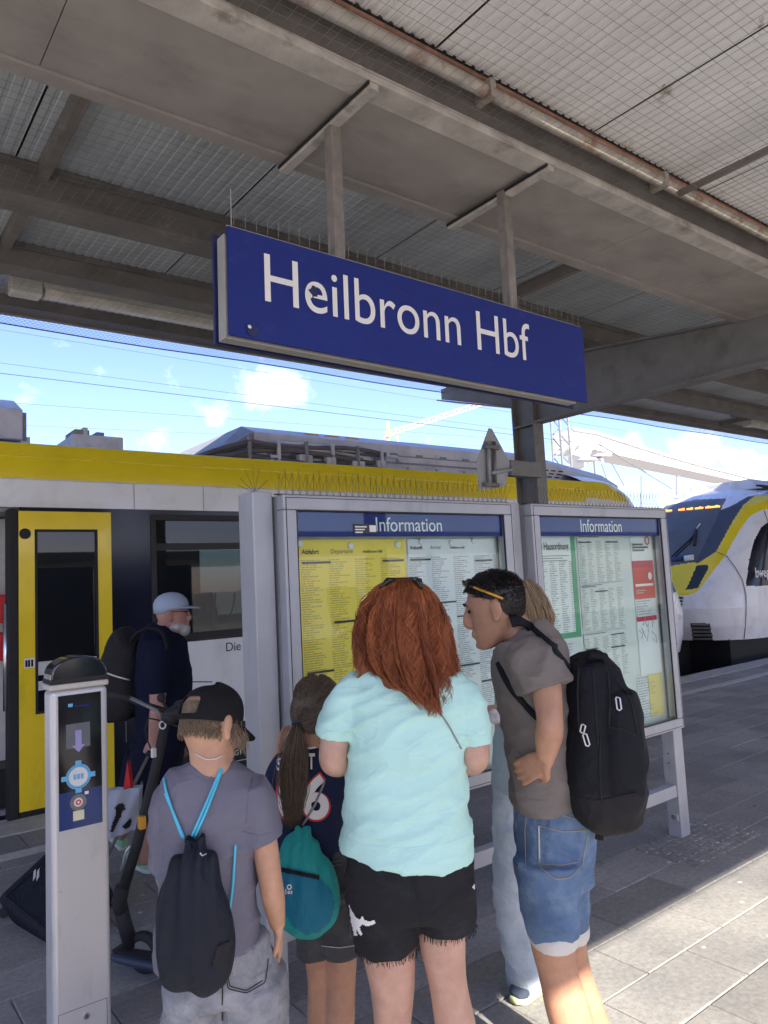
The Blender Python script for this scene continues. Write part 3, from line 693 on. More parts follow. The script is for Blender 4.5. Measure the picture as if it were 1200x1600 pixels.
strip_on_nose([(1088, 826), (1094, 818)], .012, 'wiper_arm', 'whitepaint'); strip_on_nose([(1085, 852), (1087, 828)], .03, 'wiper_arm', 'black')
strip_on_nose([(1050, 874), (1066, 873)], .05, 'dash_panel', 'seat'); strip_on_nose([(1070, 873), (1084, 871)], .06, 'cab_paper', 'whitepaint')
strip_on_nose([(1120, 862), (1135, 868), (1148, 885), (1160, 905), (1166, 930), (1166, 960), (1163, 998)], .008, 'panel_seam', 'roofdark')
strip_on_nose([(1183, 772), (1195, 800), (1200, 815)], .008, 'panel_seam', 'roofdark')
for k in range(5):
    c = [on_nose(x, 976+k*5.6)-ray(x, 976+k*5.6)*.03 for x in (1081+k*.6, 1108+k*1.4)]; MB().tube(c, .02, 6).build('grille_slat', 'steel', t2)
for k in range(3): strip_on_nose([(1053+k*2, 934+k*5.2), (1067-k*.8, 934+k*5.2)], .018, 'air_slot', 'black')
bp = onY(1181, 902, YT); text_on('bwegt', .26, T(bp.x-.05, YT-.02, bp.z) @ FACE_MY, 'whitepaint', t2, 'lettering', bold=.006)
# ------------------------------------------------------------------ far things beyond the tracks
mat('wire', (.06, .065, .075), .7)
def wire(px0, py0, px1, py1, y, r, nm='catenary_wire', label=None):
    a = onY(px0, py0, y); b = onY(px1, py1, y); d = b-a; a2 = a-d*.6; b2 = b+d*1.2
    pts = [a2+(b2-a2)*i/14 for i in range(15)]
    return tag(MB().tube(pts, r, 5).build(nm, 'wire'), label, 'wire', 'catenary wires')
W = [(0, 515, 600, 612, 14.0, .004, 'pale uppermost overhead wire just below the canopy net'), (0, 567, 600, 645, 14.0, .004, 'second overhead wire from the top, crossing the small cloud'),
     (0, 583, 600, 655, 14.0, .007, 'dark overhead wire below the small cloud, thickest of the set'), (0, 628, 600, 672, 18.0, .004, 'faint overhead wire low over the train roof'), (0, 663, 600, 690, 18.0, .0035, 'lowest faint overhead wire just above the train roof')]
for a in W: wire(*a[:6], label=a[6])
# lattice mast
mc = onY(877, 700, 24)
ms = thing('lattice_mast', 'slim steel lattice mast rising behind the train roof beside the column', 'mast', (mc.x, 24, -.8))
hm = 16.0; mw = .32
for sx in (-1, 1):
    for sy in (-1, 1): MB().tube([(sx*mw*1.2, sy*mw, 0), (sx*mw, sy*mw*.8, hm)], .06, 6).build('leg', 'mast', ms)
for i in range(30):
    z = i*.53; s_ = 1 if i % 2 else -1
    for sy in (-1, 1): MB().tube([(s_*mw*1.1, sy*mw*.9, z), (-s_*mw*1.1, sy*mw*.9, z+.53)], .035, 5).build('lattice_bar', 'mast', ms)
# white cable-stayed bridge roof
yb = 60.0
bs = thing('white_bridge', 'white sloping arch structure with cables far behind the tracks at right', 'bridge', (0, 0, 0))
pts = [onY(px, py, yb) for px, py in [(893, 672), (930, 678), (980, 694), (1040, 713), (1100, 730), (1160, 745), (1260, 770)]]
mb = MB(); rr = []
for i, p in enumerate(pts):
    dep = [2.9, 2.7, 2.3, 1.7, 1.3, 1.1, .9][i]; rr.append([(p.x, yb, p.z), (p.x, yb+3, p.z+.1), (p.x, yb+3, p.z-dep), (p.x, yb, p.z-dep*.8)])
mb.rings(rr); mb.build('deck_beam', 'concW', bs)
MB().tube([p+V((0, -.2, .12)) for p in pts], .22, 8).build('edge_rail', 'concW', bs, smooth=True)
def arc(a, m, b, n=14):
    return [onY(*((1-t)**2*a[k]+2*t*(1-t)*m[k]+t*t*b[k] for k in (0, 1)), yb-1) for t in [i/n for i in range(n+1)]]
MB().tube(arc((888, 728), (895, 690), (912, 688)), .16, 6).build('arch', 'concW', bs); MB().tube(arc((912, 688), (930, 690), (942, 722)), .16, 6).build('arch', 'concW', bs)
mb = MB(); p0 = onY(900, 722, yb-2); p1_ = onY(925, 690, yb-2); mb.tube([p0, p1_], [1.2, .5], 8); mb.build('strut', 'concW', bs)
for (a, b) in [((930, 690), (1010, 738)), ((935, 694), (1050, 764)), ((910, 690), (922, 720)), ((925, 692), (918, 724)), ((955, 722), (975, 758)), ((940, 725), (952, 760))]:
    MB().tube([onY(*a, yb-2), onY(*b, yb-2)], .07, 5).build('stay_cable', 'mast', bs)
# street lamp with two dish heads
lp = onY(932, 760, 45); sl_ = thing('street_lamp', 'grey street lamp with two white dish heads behind the train', 'lamp', (lp.x, 45, -.8))
zt_ = onY(932, 716, 45).z+.8
MB().tube([(0, 0, 0), (0, 0, zt_)], .13, 8).build('pole', 'mast', sl_)
for dx, dz in ((-1.2, -.35), (1.2, .2)):
    mb = MB(); n = 16
    mb.rings([[(dx+r_*math.cos(6.283*k/n), r_*math.sin(6.283*k/n), zt_+dz+h) for k in range(n)] for r_, h in ((1.05, 0), (.9, .16), (.5, .3), (.05, .36))]); mb.build('dish', 'concW', sl_, smooth=True)
MB().tube([(-1.2, 0, zt_-.3), (1.2, 0, zt_+.2)], .07, 6).build('cross_arm', 'mast', sl_)
# crane
yk = 120.0
cr_ = thing('construction_crane', 'orange lattice crane jib far off above the train roof', 'crane', (0, 0, 0))
a = onY(600, 684, yk); b = onY(758, 632, yk); d = (b-a); up = V((0, 0, 1.0)); n = 26
for off in (V((0, -.5, 0)), V((0, .5, 0)), up): MB().tube([a+off, b+off], .13, 5).build('jib_chord', 'orange', cr_)
for i in range(n): MB().tube([a+d*i/n+(up if i % 2 else V((0, -.5, 0))), a+d*(i+1)/n+(V((0, -.5, 0)) if i % 2 else up)], .09, 4).build('jib_bar', 'orange', cr_)
c = onY(606, 660, yk); MB().tube([onY(606, 720, yk), c], .35, 5).build('tower', 'orange', cr_); MB().tube([onY(617, 668, yk), onY(622, 690, yk)], .2, 5).build('counter_jib', 'whitepaint', cr_)
# registration arms and thin masts at the right
for i, (px, y0, y1, lb) in enumerate([(1002, 744, 765, 'short thin catenary post between the two trains, left one'), (1057, 744, 758, 'short thin post with small lamp above the far train nose')]):
    o = MB(); o.tube([onY(px, y1+30, 40), onY(px, y0, 40)], .07, 6); o.tube([onY(px, y0+1, 40), onY(px+(6 if i else 1), y0-1, 40)], .06, 6)
    tag(o.build('catenary_post', 'mast'), lb, 'post', 'catenary posts')
# ------------------------------------------------------------------ unseen opposite platform; its canopy is added for the train windows to reflect
opp = struct(MB().box(-20, 70, -22, -10.2, -1.0, 0).build('opposite_platform', 'coping'))
oc = thing('added_canopy', 'unseen added canopy on single posts over the opposite platform, there only for train windows to reflect', 'canopy')
MB().box(-20, 60, -19, -10.8, 2.85, 3.15).build('roof_slab', 'girder', oc)
for k in range(-2, 7):
    MB().box(k*9-.1, k*9+.1, -15.1, -14.9, 0, 2.85).build('column', 'steel', oc)
# ------------------------------------------------------------------ small materials
mat('signblue', (.012, .026, .19), .4, spec=.25, coat=.05, var=.08, vs=3)
mat('signblueD', (.012, .018, .095), .4)
mat('alu', (.42, .40, .355), .5, .25, var=.12, vs=8)
mat('aluG', (.40, .41, .43), .42, .15, var=.07, vs=6, bump=.02)
mat('letterW', (.82, .80, .76), .5, var=.03)
mat('spike', (.09, .075, .06), .5, .6)
mat('backboard', (.68, .73, .71), .6, var=.04)
mat('ink', (.05, .05, .05), .7)
mat('magnet', (.75, .75, .73), .4)
mat('greenpaper', (.10, .36, .20), .6); mat('redpaper', (.62, .07, .05), .6); mat('redpaper2', (.50, .03, .07), .6); mat('yellowpaper', (.78, .60, .06), .6)
mat('paperW', (.78, .82, .83), .7, var=.03); mat('peach', (.62, .46, .40), .6); mat('maplines', (.40, .43, .45), .7)
def printed(name, paper, ink, rows, cols, dens=.55, strength=.6, thr=.42):
    m = bpy.data.materials.new(name); m.use_nodes = True; t = m.node_tree; N = t.nodes; L = t.links; p = N['Principled BSDF']; p.inputs['Roughness'].default_value = .65
    c = N.new('ShaderNodeTexCoord'); s = N.new('ShaderNodeSeparateXYZ'); L.new(c.outputs['Object'], s.inputs[0])
    def M(op, a, b=None):
        n = N.new('ShaderNodeMath'); n.operation = op
        for i, x in enumerate((a, b)):
            if x is None: continue
            if isinstance(x, (int, float)): n.inputs[i].default_value = x
            else: L.new(x, n.inputs[i])
        return n.outputs[0]
    zr = M('MULTIPLY', s.outputs['Z'], rows); row = M('FLOOR', zr); fr = M('FRACT', zr)
    xc = M('MULTIPLY', s.outputs['X'], cols); col = M('FLOOR', xc); fx = M('FRACT', xc)
    cb_ = N.new('ShaderNodeCombineXYZ'); L.new(row, cb_.inputs[0]); L.new(col, cb_.inputs[1])
    wnz = N.new('ShaderNodeTexWhiteNoise'); wnz.noise_dimensions = '2D'; L.new(cb_.outputs[0], wnz.inputs['Vector'])
    ln = M('MULTIPLY_ADD', wnz.outputs['Value'], .5); N[ln.node.name].inputs[2].default_value = dens*.62
    inl = M('LESS_THAN', fx, ln); m1 = M('GREATER_THAN', fx, .04)
    rw = M('MULTIPLY', M('GREATER_THAN', fr, .30), M('LESS_THAN', fr, .80))
    cv = N.new('ShaderNodeCombineXYZ'); L.new(M('MULTIPLY', s.outputs['X'], 260.0), cv.inputs[0]); L.new(M('MULTIPLY', row, 7.3), cv.inputs[1])
    nn = N.new('ShaderNodeTexNoise'); nn.inputs['Scale'].default_value = 1.0; nn.inputs['Detail'].default_value = 1; L.new(cv.outputs[0], nn.inputs['Vector'])
    tx = M('GREATER_THAN', nn.outputs['Fac'], thr)
    f = M('MULTIPLY', M('MULTIPLY', M('MULTIPLY', inl, m1), M('MULTIPLY', rw, tx)), strength)
    mx = N.new('ShaderNodeMixRGB'); L.new(f, mx.inputs[0]); mx.inputs[1].default_value = (*paper, 1); mx.inputs[2].default_value = (*ink, 1); L.new(mx.outputs[0], p.inputs['Base Color']); MT[name] = m
printed('pYellow', (.95, .74, .12), (.25, .19, .05), 95, 6.6)
printed('pWhite', (.76, .80, .84), (.10, .11, .13), 95, 6.6)
printed('pHaus', (.78, .82, .82), (.10, .11, .12), 75, 11)
printed('pPlan', (.70, .74, .71), (.12, .13, .13), 95, 11)
printed('pNote', (.66, .71, .72), (.15, .16, .18), 60, 4.5, .5)
printed('pYnote', (.74, .62, .22), (.40, .34, .12), 70, 4.2)
# ------------------------------------------------------------------ station name sign
YS = 2.50
tl, trr, bl, br = [onY(*p, YS) for p in [(355, 348), (911, 512), (358, 522), (916, 626)]]
sx0 = (tl.x+bl.x)/2; sx1 = (trr.x+br.x)/2; tilt = math.atan2((trr.z+br.z-tl.z-bl.z)/2, sx1-sx0)
SW = sx1-sx0; SH = ((tl.z-bl.z)+(trr.z-br.z))/2
dep = onX(334, 400, sx0).y-YS
sg = thing('station_sign', 'big blue hanging station name sign with white lettering', 'sign', (sx0, YS, bl.z)); sg.rotation_euler = (0, -tilt, 0)
MB().box(0, SW, 0, .016, 0, SH).build('front_panel', 'signblue', sg, bevel=.002)
MB().box(-.012, SW+.01, dep-.016, dep, -.01, SH+.006).build('back_panel', 'signblueD', sg, bevel=.002)
MB().box(.008, SW-.05, .0165, dep-.0165, .012, SH-.03).build('core', 'alu', sg)
MB().box(.0, SW-.06, .03, dep-.03, -.006, .0118).build('bottom_rail', 'alu', sg, bevel=.003); MB().box(-.004, .0078, .03, dep-.03, -.006, SH-.02).build('side_rail', 'alu', sg, bevel=.003)
ha = onY(409, 395, YS); hb = onY(413, 470, YS); fe_ = onY(826, 508, YS); fb = onY(822, 566, YS)
cap = ha.z-hb.z
me = text_mesh('Heilbronn Hbf', 1.0); x0 = min(v.co.x for v in me.vertices); x1 = max(v.co.x for v in me.vertices)
hz = max(v.co.y for v in me.vertices if v.co.x < x0+.3*(x1-x0)/6)
sy_ = cap/hz; sx_ = ((fe_.x+fb.x)/2-(ha.x+hb.x)/2+.012)/(x1-x0)
me.transform(T(hb.x-sx0-x0*sx_, -.003, hb.z-bl.z+math.tan(-tilt)*(hb.x-sx0)) @ FACE_MY @ Matrix.Diagonal((sx_, sy_, 1, 1)))
me.materials.append(MT['letterW']); o = bpy.data.objects.new('lettering', me); C.objects.link(o); o.parent = sg
def blob(px, py, r, m, nm, parent, y=YS-.0045, n=14, seed=1):
    rnd = random.Random(seed); c = onY(px, py, y); M_ = Matrix.Rotation(tilt, 3, 'Y')
    vs = []
    for k in range(n):
        a = 6.283*k/n; q_ = r*rnd.uniform(.6, 1.15); vs.append((c.x+q_*math.cos(a), y, c.z+q_*math.sin(a)))
    mb = MB(); mb.add([V(v)-V((sx0, YS, bl.z)) for v in vs], [tuple(range(n))]); return mb.build(nm, m, parent)
blob(489, 453, .026, 'signblueD', 'sticker_rest', sg, seed=3); blob(484, 461, .011, 'letterW', 'sticker_rest', sg, YS-.006, seed=5)
blob(395, 515, .030, 'signblueD', 'sticker_rest', sg, seed=8); blob(390, 510, .009, 'letterW', 'sticker_rest', sg, YS-.006, seed=9)
for px in (525, 791):
    X_ = onY(px, 400, YS+dep/2).x
    MB().box(X_-.028-sx0, X_+.028-sx0, dep/2-.028, dep/2+.028, SH-.02, 3.80-bl.z+.02*(px > 600)).build('hanger', 'steelR', sg, bevel=.004)
sp = MB()
for k in range(44):
    x = .03+k*SW/44; sp.tube([(x, .01, SH), (x+.004, .01, SH+.085+random.uniform(-.01, .01))], .0007, 3)
sp.tube([(.0, .012, SH+.004), (SW, .012, SH+.004)], .004, 4)
stuff(sp.build('bird_spikes', 'alu', sg)); MB().tube([(.02, .01, SH), (.02, .01, SH+.16)], .002, 4).build('corner_rod', 'alu', sg)
# ------------------------------------------------------------------ notice boards
YB = 2.79
ZB0, ZB1 = .690, 2.150
dFr = .065
def post(p, x0, x1, y0, y1, z1): MB().box(x0, x1, y0, y1, 0, z1).build('post', 'aluG', p, bevel=.006)
def spikes(p, x0, x1, y, z):
    mb = MB(); x = x0
    while x < x1:
        for dx, dy in ((-.022, -.03), (.022, .03), (-.02, .03), (.02, -.03)):
            j = random.uniform(-.006, .006); mb.tube([(x, y, z), (x+dx+j, y+dy, z+.105+random.uniform(-.012, .012))], .0008, 3)
        x += .036
    mb.box(x0-.02, x1, y-.012, y+.012, z, z+.005); return stuff(mb.build('bird_spikes', 'spike', p))
def board(x0, x1, label, sticker):
    b = thing('notice_board', label, 'notice board', (x0, YB, 0), 0, 'platform notice boards')
    w_ = x1-x0; fw_ = .066
    for nm, a in (('frame_top', (0, w_, ZB1-fw_, ZB1)), ('frame_bottom', (0, w_, ZB0, ZB0+fw_)), ('frame_side', (0, fw_, ZB0+fw_+.001, ZB1-fw_-.001)), ('frame_side', (w_-fw_, w_, ZB0+fw_+.001, ZB1-fw_-.001))):
        MB().box(a[0], a[1], 0, dFr, a[2], a[3]).build(nm, 'aluG', b, bevel=.006)
    g = MB(); frame(g, .012, w_-.012, ZB0+.012, ZB1-.012, -.0015, .001, .003); g.build('door_gap', 'rubber', b)
    g = MB(); frame(g, fw_-.006, w_-fw_+.006, ZB0+fw_-.006, ZB1-fw_+.006, .006, .014, .012); g.build('gasket', 'rubber', b)
    MB().box(fw_, w_-fw_, .020, .0235, ZB0+fw_, ZB1-fw_).build('pane', 'glassCase', b)
    MB().box(fw_-.02, w_-fw_+.02, .090, .10, ZB0+.03, ZB1-.03).build('back_panel', 'backboard', b)
    MB().box(-.002, w_+.002, .102, .125, ZB0-.002, ZB1+.002).build('case_back', 'aluG', b)
    for xx in (.001, w_-.011): MB().box(xx, xx+.01, dFr+.001, .1, ZB0+.002, ZB1-.002).build('case_side', 'aluG', b)
    for zz_ in (ZB0+.001, ZB1-.011): MB().box(.012, w_-.012, dFr+.001, .1, zz_, zz_+.01).build('case_side', 'aluG', b)
    MB().box(fw_, w_-fw_, .026, .032, 1.966, ZB1-fw_).build('header', 'signblue', b)
    return b
b1 = board(1.612, 3.064, 'left blue-headed information board with yellow and white timetables', True)
b2 = board(3.222, 4.590, 'right information board with house rules and small notices, beside the steel leg', False)
def L1(x): return x-1.612
def L2(x): return x-3.222
pd = onX(372, 790, 1.50).y-2.86
post(b1, L1(1.500), L1(1.598), .07, .07+max(.1, pd), 2.168); post(b1, L1(3.085), L1(3.200), .07, .19, 2.16)
post(b2, L2(4.485), L2(4.588), .02, .115, ZB0-.002)
MB().box(L1(1.60), L1(3.084), .09, .15, .26, .34).build('cross_rail', 'aluG', b1, bevel=.004); MB().box(L2(3.201), L2(4.484), .03, .09, .26, .335).build('cross_rail', 'aluG', b2, bevel=.004)
for z in (.47, .53): MB().tube([(L2(4.4845), .07, z), (L2(4.478), .07, z)], .006, 10).build('bolt', 'chrome', b2)
MB().tube([(L2(4.484), .06, .13), (L2(4.466), .06, .13)], .017, 6).build('bolt', 'chrome', b2); MB().box(L2(4.468), L2(4.4843), .03, .095, .11, .15).build('bolt_plate', 'aluG', b2, bevel=.003)
spikes(b1, .0, 1.45, .035, ZB1); spikes(b2, .0, 1.36, .035, ZB1)
mb = MB()
for dx, dz in ((-.075, .06), (-.05, .10), (-.012, .125), (.02, .11), (.06, .06), (-.09, .03)): mb.tube([(L1(1.54), .12, 2.168), (L1(1.54)+dx, .11, 2.168+dz)], .0012, 3)
stuff(mb.build('bird_spikes', 'spike', b1))
def head(b, px0, px1, pyb, cap_px, off, txt='Information'):
    y = YB+.024; a = onY(px0, pyb, y); e = onY(px1, pyb, y); h = onY(px0, pyb-cap_px, y).z-a.z
    me = text_mesh(txt, 1.0); x0 = min(v.co.x for v in me.vertices); x1 = max(v.co.x for v in me.vertices); hz = max(v.co.y for v in me.vertices)
    me.transform(T(a.x-off-x0*(e.x-a.x)/(x1-x0), .0249, a.z) @ FACE_MY @ Matrix.Diagonal(((e.x-a.x)/(x1-x0), h/hz, 1, 1)))
    me.materials.append(MT['letterW']); o = bpy.data.objects.new('lettering', me); C.objects.link(o); o.parent = b
head(b1, 588, 691, 830, 22, 1.612); head(b2, 908, 972, 831, 19.5, 3.222)
y = YB+.019; a = onY(553, 833, y); e = onY(588, 819, y)
MB().box(a.x-1.612, e.x-1.612, .0185, .0195, a.z, e.z).build('sticker', 'ink', b1); 
MB().box(e.x-1.612-.042, e.x-1.612-.004, .0178, .0184, a.z+.006, e.z-.006).build('sticker_print', 'letterW', b1)
for k in range(3): MB().box(a.x-1.612+.008, a.x-1.612+.075-.012*k, .0178, .0184, e.z-.016-k*.013, e.z-.010-k*.013).build('sticker_print', 'letterW', b1)
# posters in the cases (each a sheet of its own)
YP = YB+.0865
def P3(px, py): return onY(px, py, YP)
def sheet(name, x0, x1, z0, z1, m, label, cat='poster', y=YP, grp=None, curl=.003):
    o = thing(name, label, cat, (x0, y, z0), 0, grp)
    n = 8; mb = MB(); vs = []
    for i in range(n+1):
        u = i/n; dy = -curl*math.sin(u*9+x0*7)*.5
        for z in (0, z1-z0): vs.append((u*(x1-x0), dy, z))
    mb.add(vs, [(2*i, 2*i+2, 2*i+3, 2*i+1) for i in range(n)]); mb.build('sheet', m, o); return o
def bars(o, lst, W2, H2, m='ink'):
    for (u0, u1, v, h) in lst: MB().box(u0*W2, u1*W2, -.0045, -.0038, (1-v)*H2-h, (1-v)*H2).build('printed_bar', m, o)
def ptext(o, txt, size, u, v, W2, H2, m='ink', sx=1, bold=0): text_on(txt, size, T(u*W2, -.005, (1-v)*H2) @ FACE_MY, m, o, 'lettering', sx=sx, bold=bold)
xa = P3(466, 845).x; xb = P3(633, 848).x; zt = P3(500, 843).z; w1 = xb-xa; h1 = w1*1.414
yp = sheet('timetable_poster', xa, xb, zt-h1, zt, 'pYellow', 'yellow departures timetable in the left information board', 'poster', grp='timetables')
MB().box(0, w1, -.0035, -.003, h1*.895, h1).build('blank_margin', 'yellowpaperL' if 'yellowpaperL' in MT else mat('yellowpaperL', (.95, .74, .12), .65, var=.02), yp)
ptext(yp, 'Abfahrt', .030, .02, .075, w1, h1, bold=.0006); ptext(yp, 'Departure', .030, .27, .075, w1, h1, 'cable'); ptext(yp, 'Heilbronn Hbf', .020, .57, .075, w1, h1, bold=.0003)
bars(yp, [(.02, .27, .115, .010), (.76, .97, .115, .010), (.28, .51, .43, .010), (.51, .74, .46, .010), (.03, .26, .675, .010), (.28, .51, .87, .010)], w1, h1)
xc = P3(636, 848).x; xd = xc+w1
wp = sheet('timetable_poster', xc, xd, zt-h1, zt, 'pWhite', 'white arrivals timetable beside the yellow one', 'poster', grp='timetables')
MB().box(0, w1, -.0035, -.003, h1*.895, h1).build('blank_margin', 'paperW', wp)
ptext(wp, 'Ankunft', .026, .02, .06, w1, h1, bold=.0005); ptext(wp, 'Arrival', .026, .24, .06, w1, h1, 'cable'); ptext(wp, 'Heilbronn Hbf', .018, .46, .06, w1, h1, bold=.0003)
bars(wp, [(.02, .24, .115, .009), (.75, .96, .13, .009), (.27, .5, .37, .009), (.5, .73, .46, .009), (.02, .24, .7, .009), (.5, .73, .75, .009), (.74, .97, .86, .009)], w1, h1)
for i, (px, py) in enumerate([(468, 849), (548, 853), (621, 851), (658, 846), (705, 848), (740, 845)]):
    c = onY(px, py, YP-.008); o = MB().tube([(0, 0, 0), (0, -.006, 0), (0, -.009, 0)], [.0165, .0165, .013], 20).build('magnet', 'magnet'); o.location = (c.x, YP-.007, c.z)
    tag(o, ['round white magnet at top left corner of the yellow timetable', 'round white magnet at top middle of the yellow timetable', 'round white magnet near top right corner of the yellow timetable', 'round white magnet at top left of the white timetable', 'round white magnet at top middle of the white timetable', 'round white magnet near top right corner of the white timetable'][i], 'magnet', 'poster magnets')
# right case
xa = L2(0)+3.222-.02+.06; xa = 3.222+.03; xb = P3(899, 860).x; zt = P3(880, 838).z; zb = P3(900, 996).z
hs_ = sheet('green_backing', xa, xb, zb, zt, 'greenpaper', 'green backing sheet behind the white house rules', 'sheet', YP+.001)
xb2 = P3(890, 860).x; zb2 = P3(890, 988).z; w2 = xb2-xa; h2 = zt-zb2
hr = sheet('house_rules_poster', xa, xb2, zb2, zt, 'pHaus', 'white house rules poster over a green backing sheet', 'poster', YP-.004)
MB().box(0, w2, -.0035, -.003, h2*.74, h2).build('blank_margin', 'paperW', hr)
hx_ = P3(893-58, 858).x-xa
me = text_mesh('Unsere Hausordnung.', .060, bold=.001); xm0 = max(v.co.x for v in me.vertices); kx_ = (w2-.018)/xm0; me.transform(Matrix.Diagonal((kx_, 1, 1, 1))); xm = xm0*kx_; me.transform(T(w2-.012-xm, -.005, P3(860, 859).z-zb2) @ FACE_MY); me.materials.append(MT['ink']); o = bpy.data.objects.new('lettering', me); C.objects.link(o); o.parent = hr
bars(hr, [(.12, .95, .20, .004), (.12, .8, .225, .004), (.12, .9, .25, .004)], w2, h2, 'cable')
lo = sheet('notice_sheet', xa, P3(907, 1000).x, ZB0+.075, P3(905, 1000).z-.01, 'pNote', 'small white notice below the house rules', 'notice', YP-.002, 'notices in the right board')
x3 = P3(900, 850).x+.006; x4 = P3(962, 850).x+.035
for i, (z0, z1, lb) in enumerate([(P3(930, 910).z, P3(930, 837).z, 'upper printed list in the middle of the right board'), (P3(930, 984).z, P3(930, 912).z, 'middle printed list in the right board'), (P3(930, 1062).z, P3(930, 988).z, 'lower printed list above the backpack in the right board')]):
    s_ = sheet('notice_sheet', x3, x4, z0, z1, 'pPlan', lb, 'notice', YP-.002, 'notices in the right board')
    W3, H3 = x4-x3, z1-z0; MB().box(0, W3, -.003, -.0025, H3*.9, H3).build('blank_margin', 'backboard', s_)
    bars(s_, [[(.02, .32, .13, .007), (.66, .95, .13, .007)], [(.02, .35, .05, .005), (.33, .62, .16, .007)], [(.02, .3, .33, .007), (.62, .93, .08, .007), (.6, .93, .36, .007)]][i], W3, H3); bars(s_, [(.02, .5, .02, .004)], W3, H3, 'cable')
x5 = P3(985, 850).x; x6 = P3(1013, 850).x+.03
def nt_(z0, z1, m, lb, nm='notice_sheet'): return sheet(nm, x5, x6, z0, z1, m, lb, 'notice', YP-.002, 'notices in the right board')
zA, zB_, zC_, zD_, zE_, zF_, zG_ = [P3(1000, y_).z for y_ in (838, 876, 887, 936, 962, 1057, 1125)]
s_ = nt_(zB_, zA, 'paperW', 'white notice with red ring logo at top right of the right board')
n_ = 20; mb = MB(); mb.rings([[((x6-x5)*.78+r_*math.cos(6.283*k/n_), -.005, (zA-zB_)*.82+r_*1.15*math.sin(6.283*k/n_)) for k in range(n_)] for r_ in (.018, .026)], close=False); mb.build('ring_logo', 'redpaper', s_)
bars(s_, [(.05, .55, .30, .012), (.05, .8, .42, .012), (.05, .6, .54, .012)], x6-x5, zA-zB_, 'cable')
s_ = nt_(zC_, zB_, 'redpaper2', 'dark red strip above the red notice')
s_ = nt_(zD_, zC_, 'redpaper', 'red notice with white hand picture in the right board')
c3 = MB(); c3.ell(((x6-x5)*.78, -.004, (zC_-zD_)*.72), (.022, .0015, .026)); c3.build('hand_picture', 'letterW', s_, smooth=True); bars(s_, [(.05, .9, .52, .016)], x6-x5, zC_-zD_, 'letterW'); bars(s_, [(.05, .5, .72, .006), (.05, .4, .79, .006)], x6-x5, zC_-zD_, 'peach')
s_ = nt_(zE_, zD_-.002, 'pNote', 'white text sheet below the red notice')
s_ = nt_(zF_, zE_-.002, 'paperW', 'white map sheet with red title strip in the right board'); bars(s_, [(0, .95, .02, .03)], x6-x5, zE_-zF_, 'redpaper2')
rnd = random.Random(4)
for k in range(16):
    a0 = rnd.uniform(.1, .9), rnd.uniform(.12, .55); an = rnd.uniform(0, 3.1); ln = rnd.uniform(.03, .09); p_ = V((a0[0]*(x6-x5), -.004, (1-a0[1])*(zE_-zF_)))
    q_ = p_+V((math.cos(an)*ln*.6, 0, math.sin(an)*ln)); q_.x = min(max(q_.x, .01), x6-x5-.01)
    MB().tube([p_, q_], .0016, 4).build('map_line', 'maplines', s_)
s_ = sheet('notice_sheet', x5-.05, x6-.01, zG_, zF_-.003, 'pNote', 'white and yellow notice at the bottom right of the right board', 'notice', YP-.002, 'notices in the right board')
MB().box((x6-x5)*.5, x6-x5+.038, -.0042, -.0036, 0, zF_-zG_).build('yellow_field', 'pYnote', s_)
s_ = sheet('photo_sheet', P3(962, 1080).x-.03, P3(975, 1080).x+.01, P3(970, 1130).z, P3(970, 1063).z, 'peach', 'picture sheet half hidden behind the backpack', 'sheet', YP-.003)
MB().box(.01, .09, -.0042, -.0036, .02, .09).build('picture', 'signblue', s_)
# ------------------------------------------------------------------ warning sign on the column
yw = 5.10
ws = thing('warning_sign', 'grey back of a house-shaped metal sign clamped beside the column', 'sign', (0, 0, 0))
poly = [onY(px, py, yw) for px, py in [(767, 668), (748, 720), (752, 766), (794, 759), (800, 722), (795, 712), (772, 669)]]
MB().prism([(p.z, p.x) for p in poly], 'y', yw+.03, yw+.034).build('plate', 'aluG', ws)
for px in (763, 772): MB().tube([onY(px, 690, yw), onY(px+2, 756, yw)], .019, 10).build('bracket_tube', 'steel' if px > 765 else 'aluG', ws, smooth=True)
for py in (698, 757): MB().box(onY(757, py, yw).x, onY(779, py, yw).x, yw-.025, yw+.028, onY(760, py, yw).z-.02, onY(760, py, yw).z+.02).build('clamp', 'steel', ws, bevel=.004)
MB().tube([onY(768, 739, yw-.02), onY(808, 732, yw+.06)], .022, 10).build('support_arm', 'aluG', ws, smooth=True); MB().box(onY(801, 730, yw).x, 6.118, yw+.02, yw+.13, onY(801, 742, yw).z, onY(801, 718, yw).z).build('wall_bracket', 'steel', ws, bevel=.004)
# ------------------------------------------------------------------ ticket validator column
YK = 3.0
kx0, kx1 = onY(80, 1200, YK).x, onY(170, 1200, YK).x
kw = kx1-kx0
mat('kiosk', (.60, .595, .59), .36, .3, var=.06, vs=3, stretch=(1, 1, .15), bump=.02)
mat('kblack', (.008, .008, .010), .12, coat=.6); mat('screen', (.05, .055, .07), .25, var=.3, vs=9, emit=((.25, .27, .32), .03)); mat('arrow', (.22, .20, .38), .4, emit=((.4, .36, .7), .03))
mat('cyan', (.16, .48, .75), .4); mat('cream', (.52, .49, .42), .5); mat('kblue', (.020, .045, .17), .25, coat=.3); mat('lemon', (.72, .72, .50), .5)
ks = thing('ticket_validator', 'slim steel ticket validator column with black display and domed top', 'validator', (kx0, YK, 0))
zk = onY(120, 1076, YK).z; zk2 = onY(120, 1064, YK).z
MB().box(0, kw, 0, .11, 0, zk).build('housing', 'kiosk', ks, bevel=.018, seg=4)
MB().box(-.004, kw+.004, -.004, .114, zk+.001, zk2-.006).build('collar', 'cream', ks, bevel=.006)
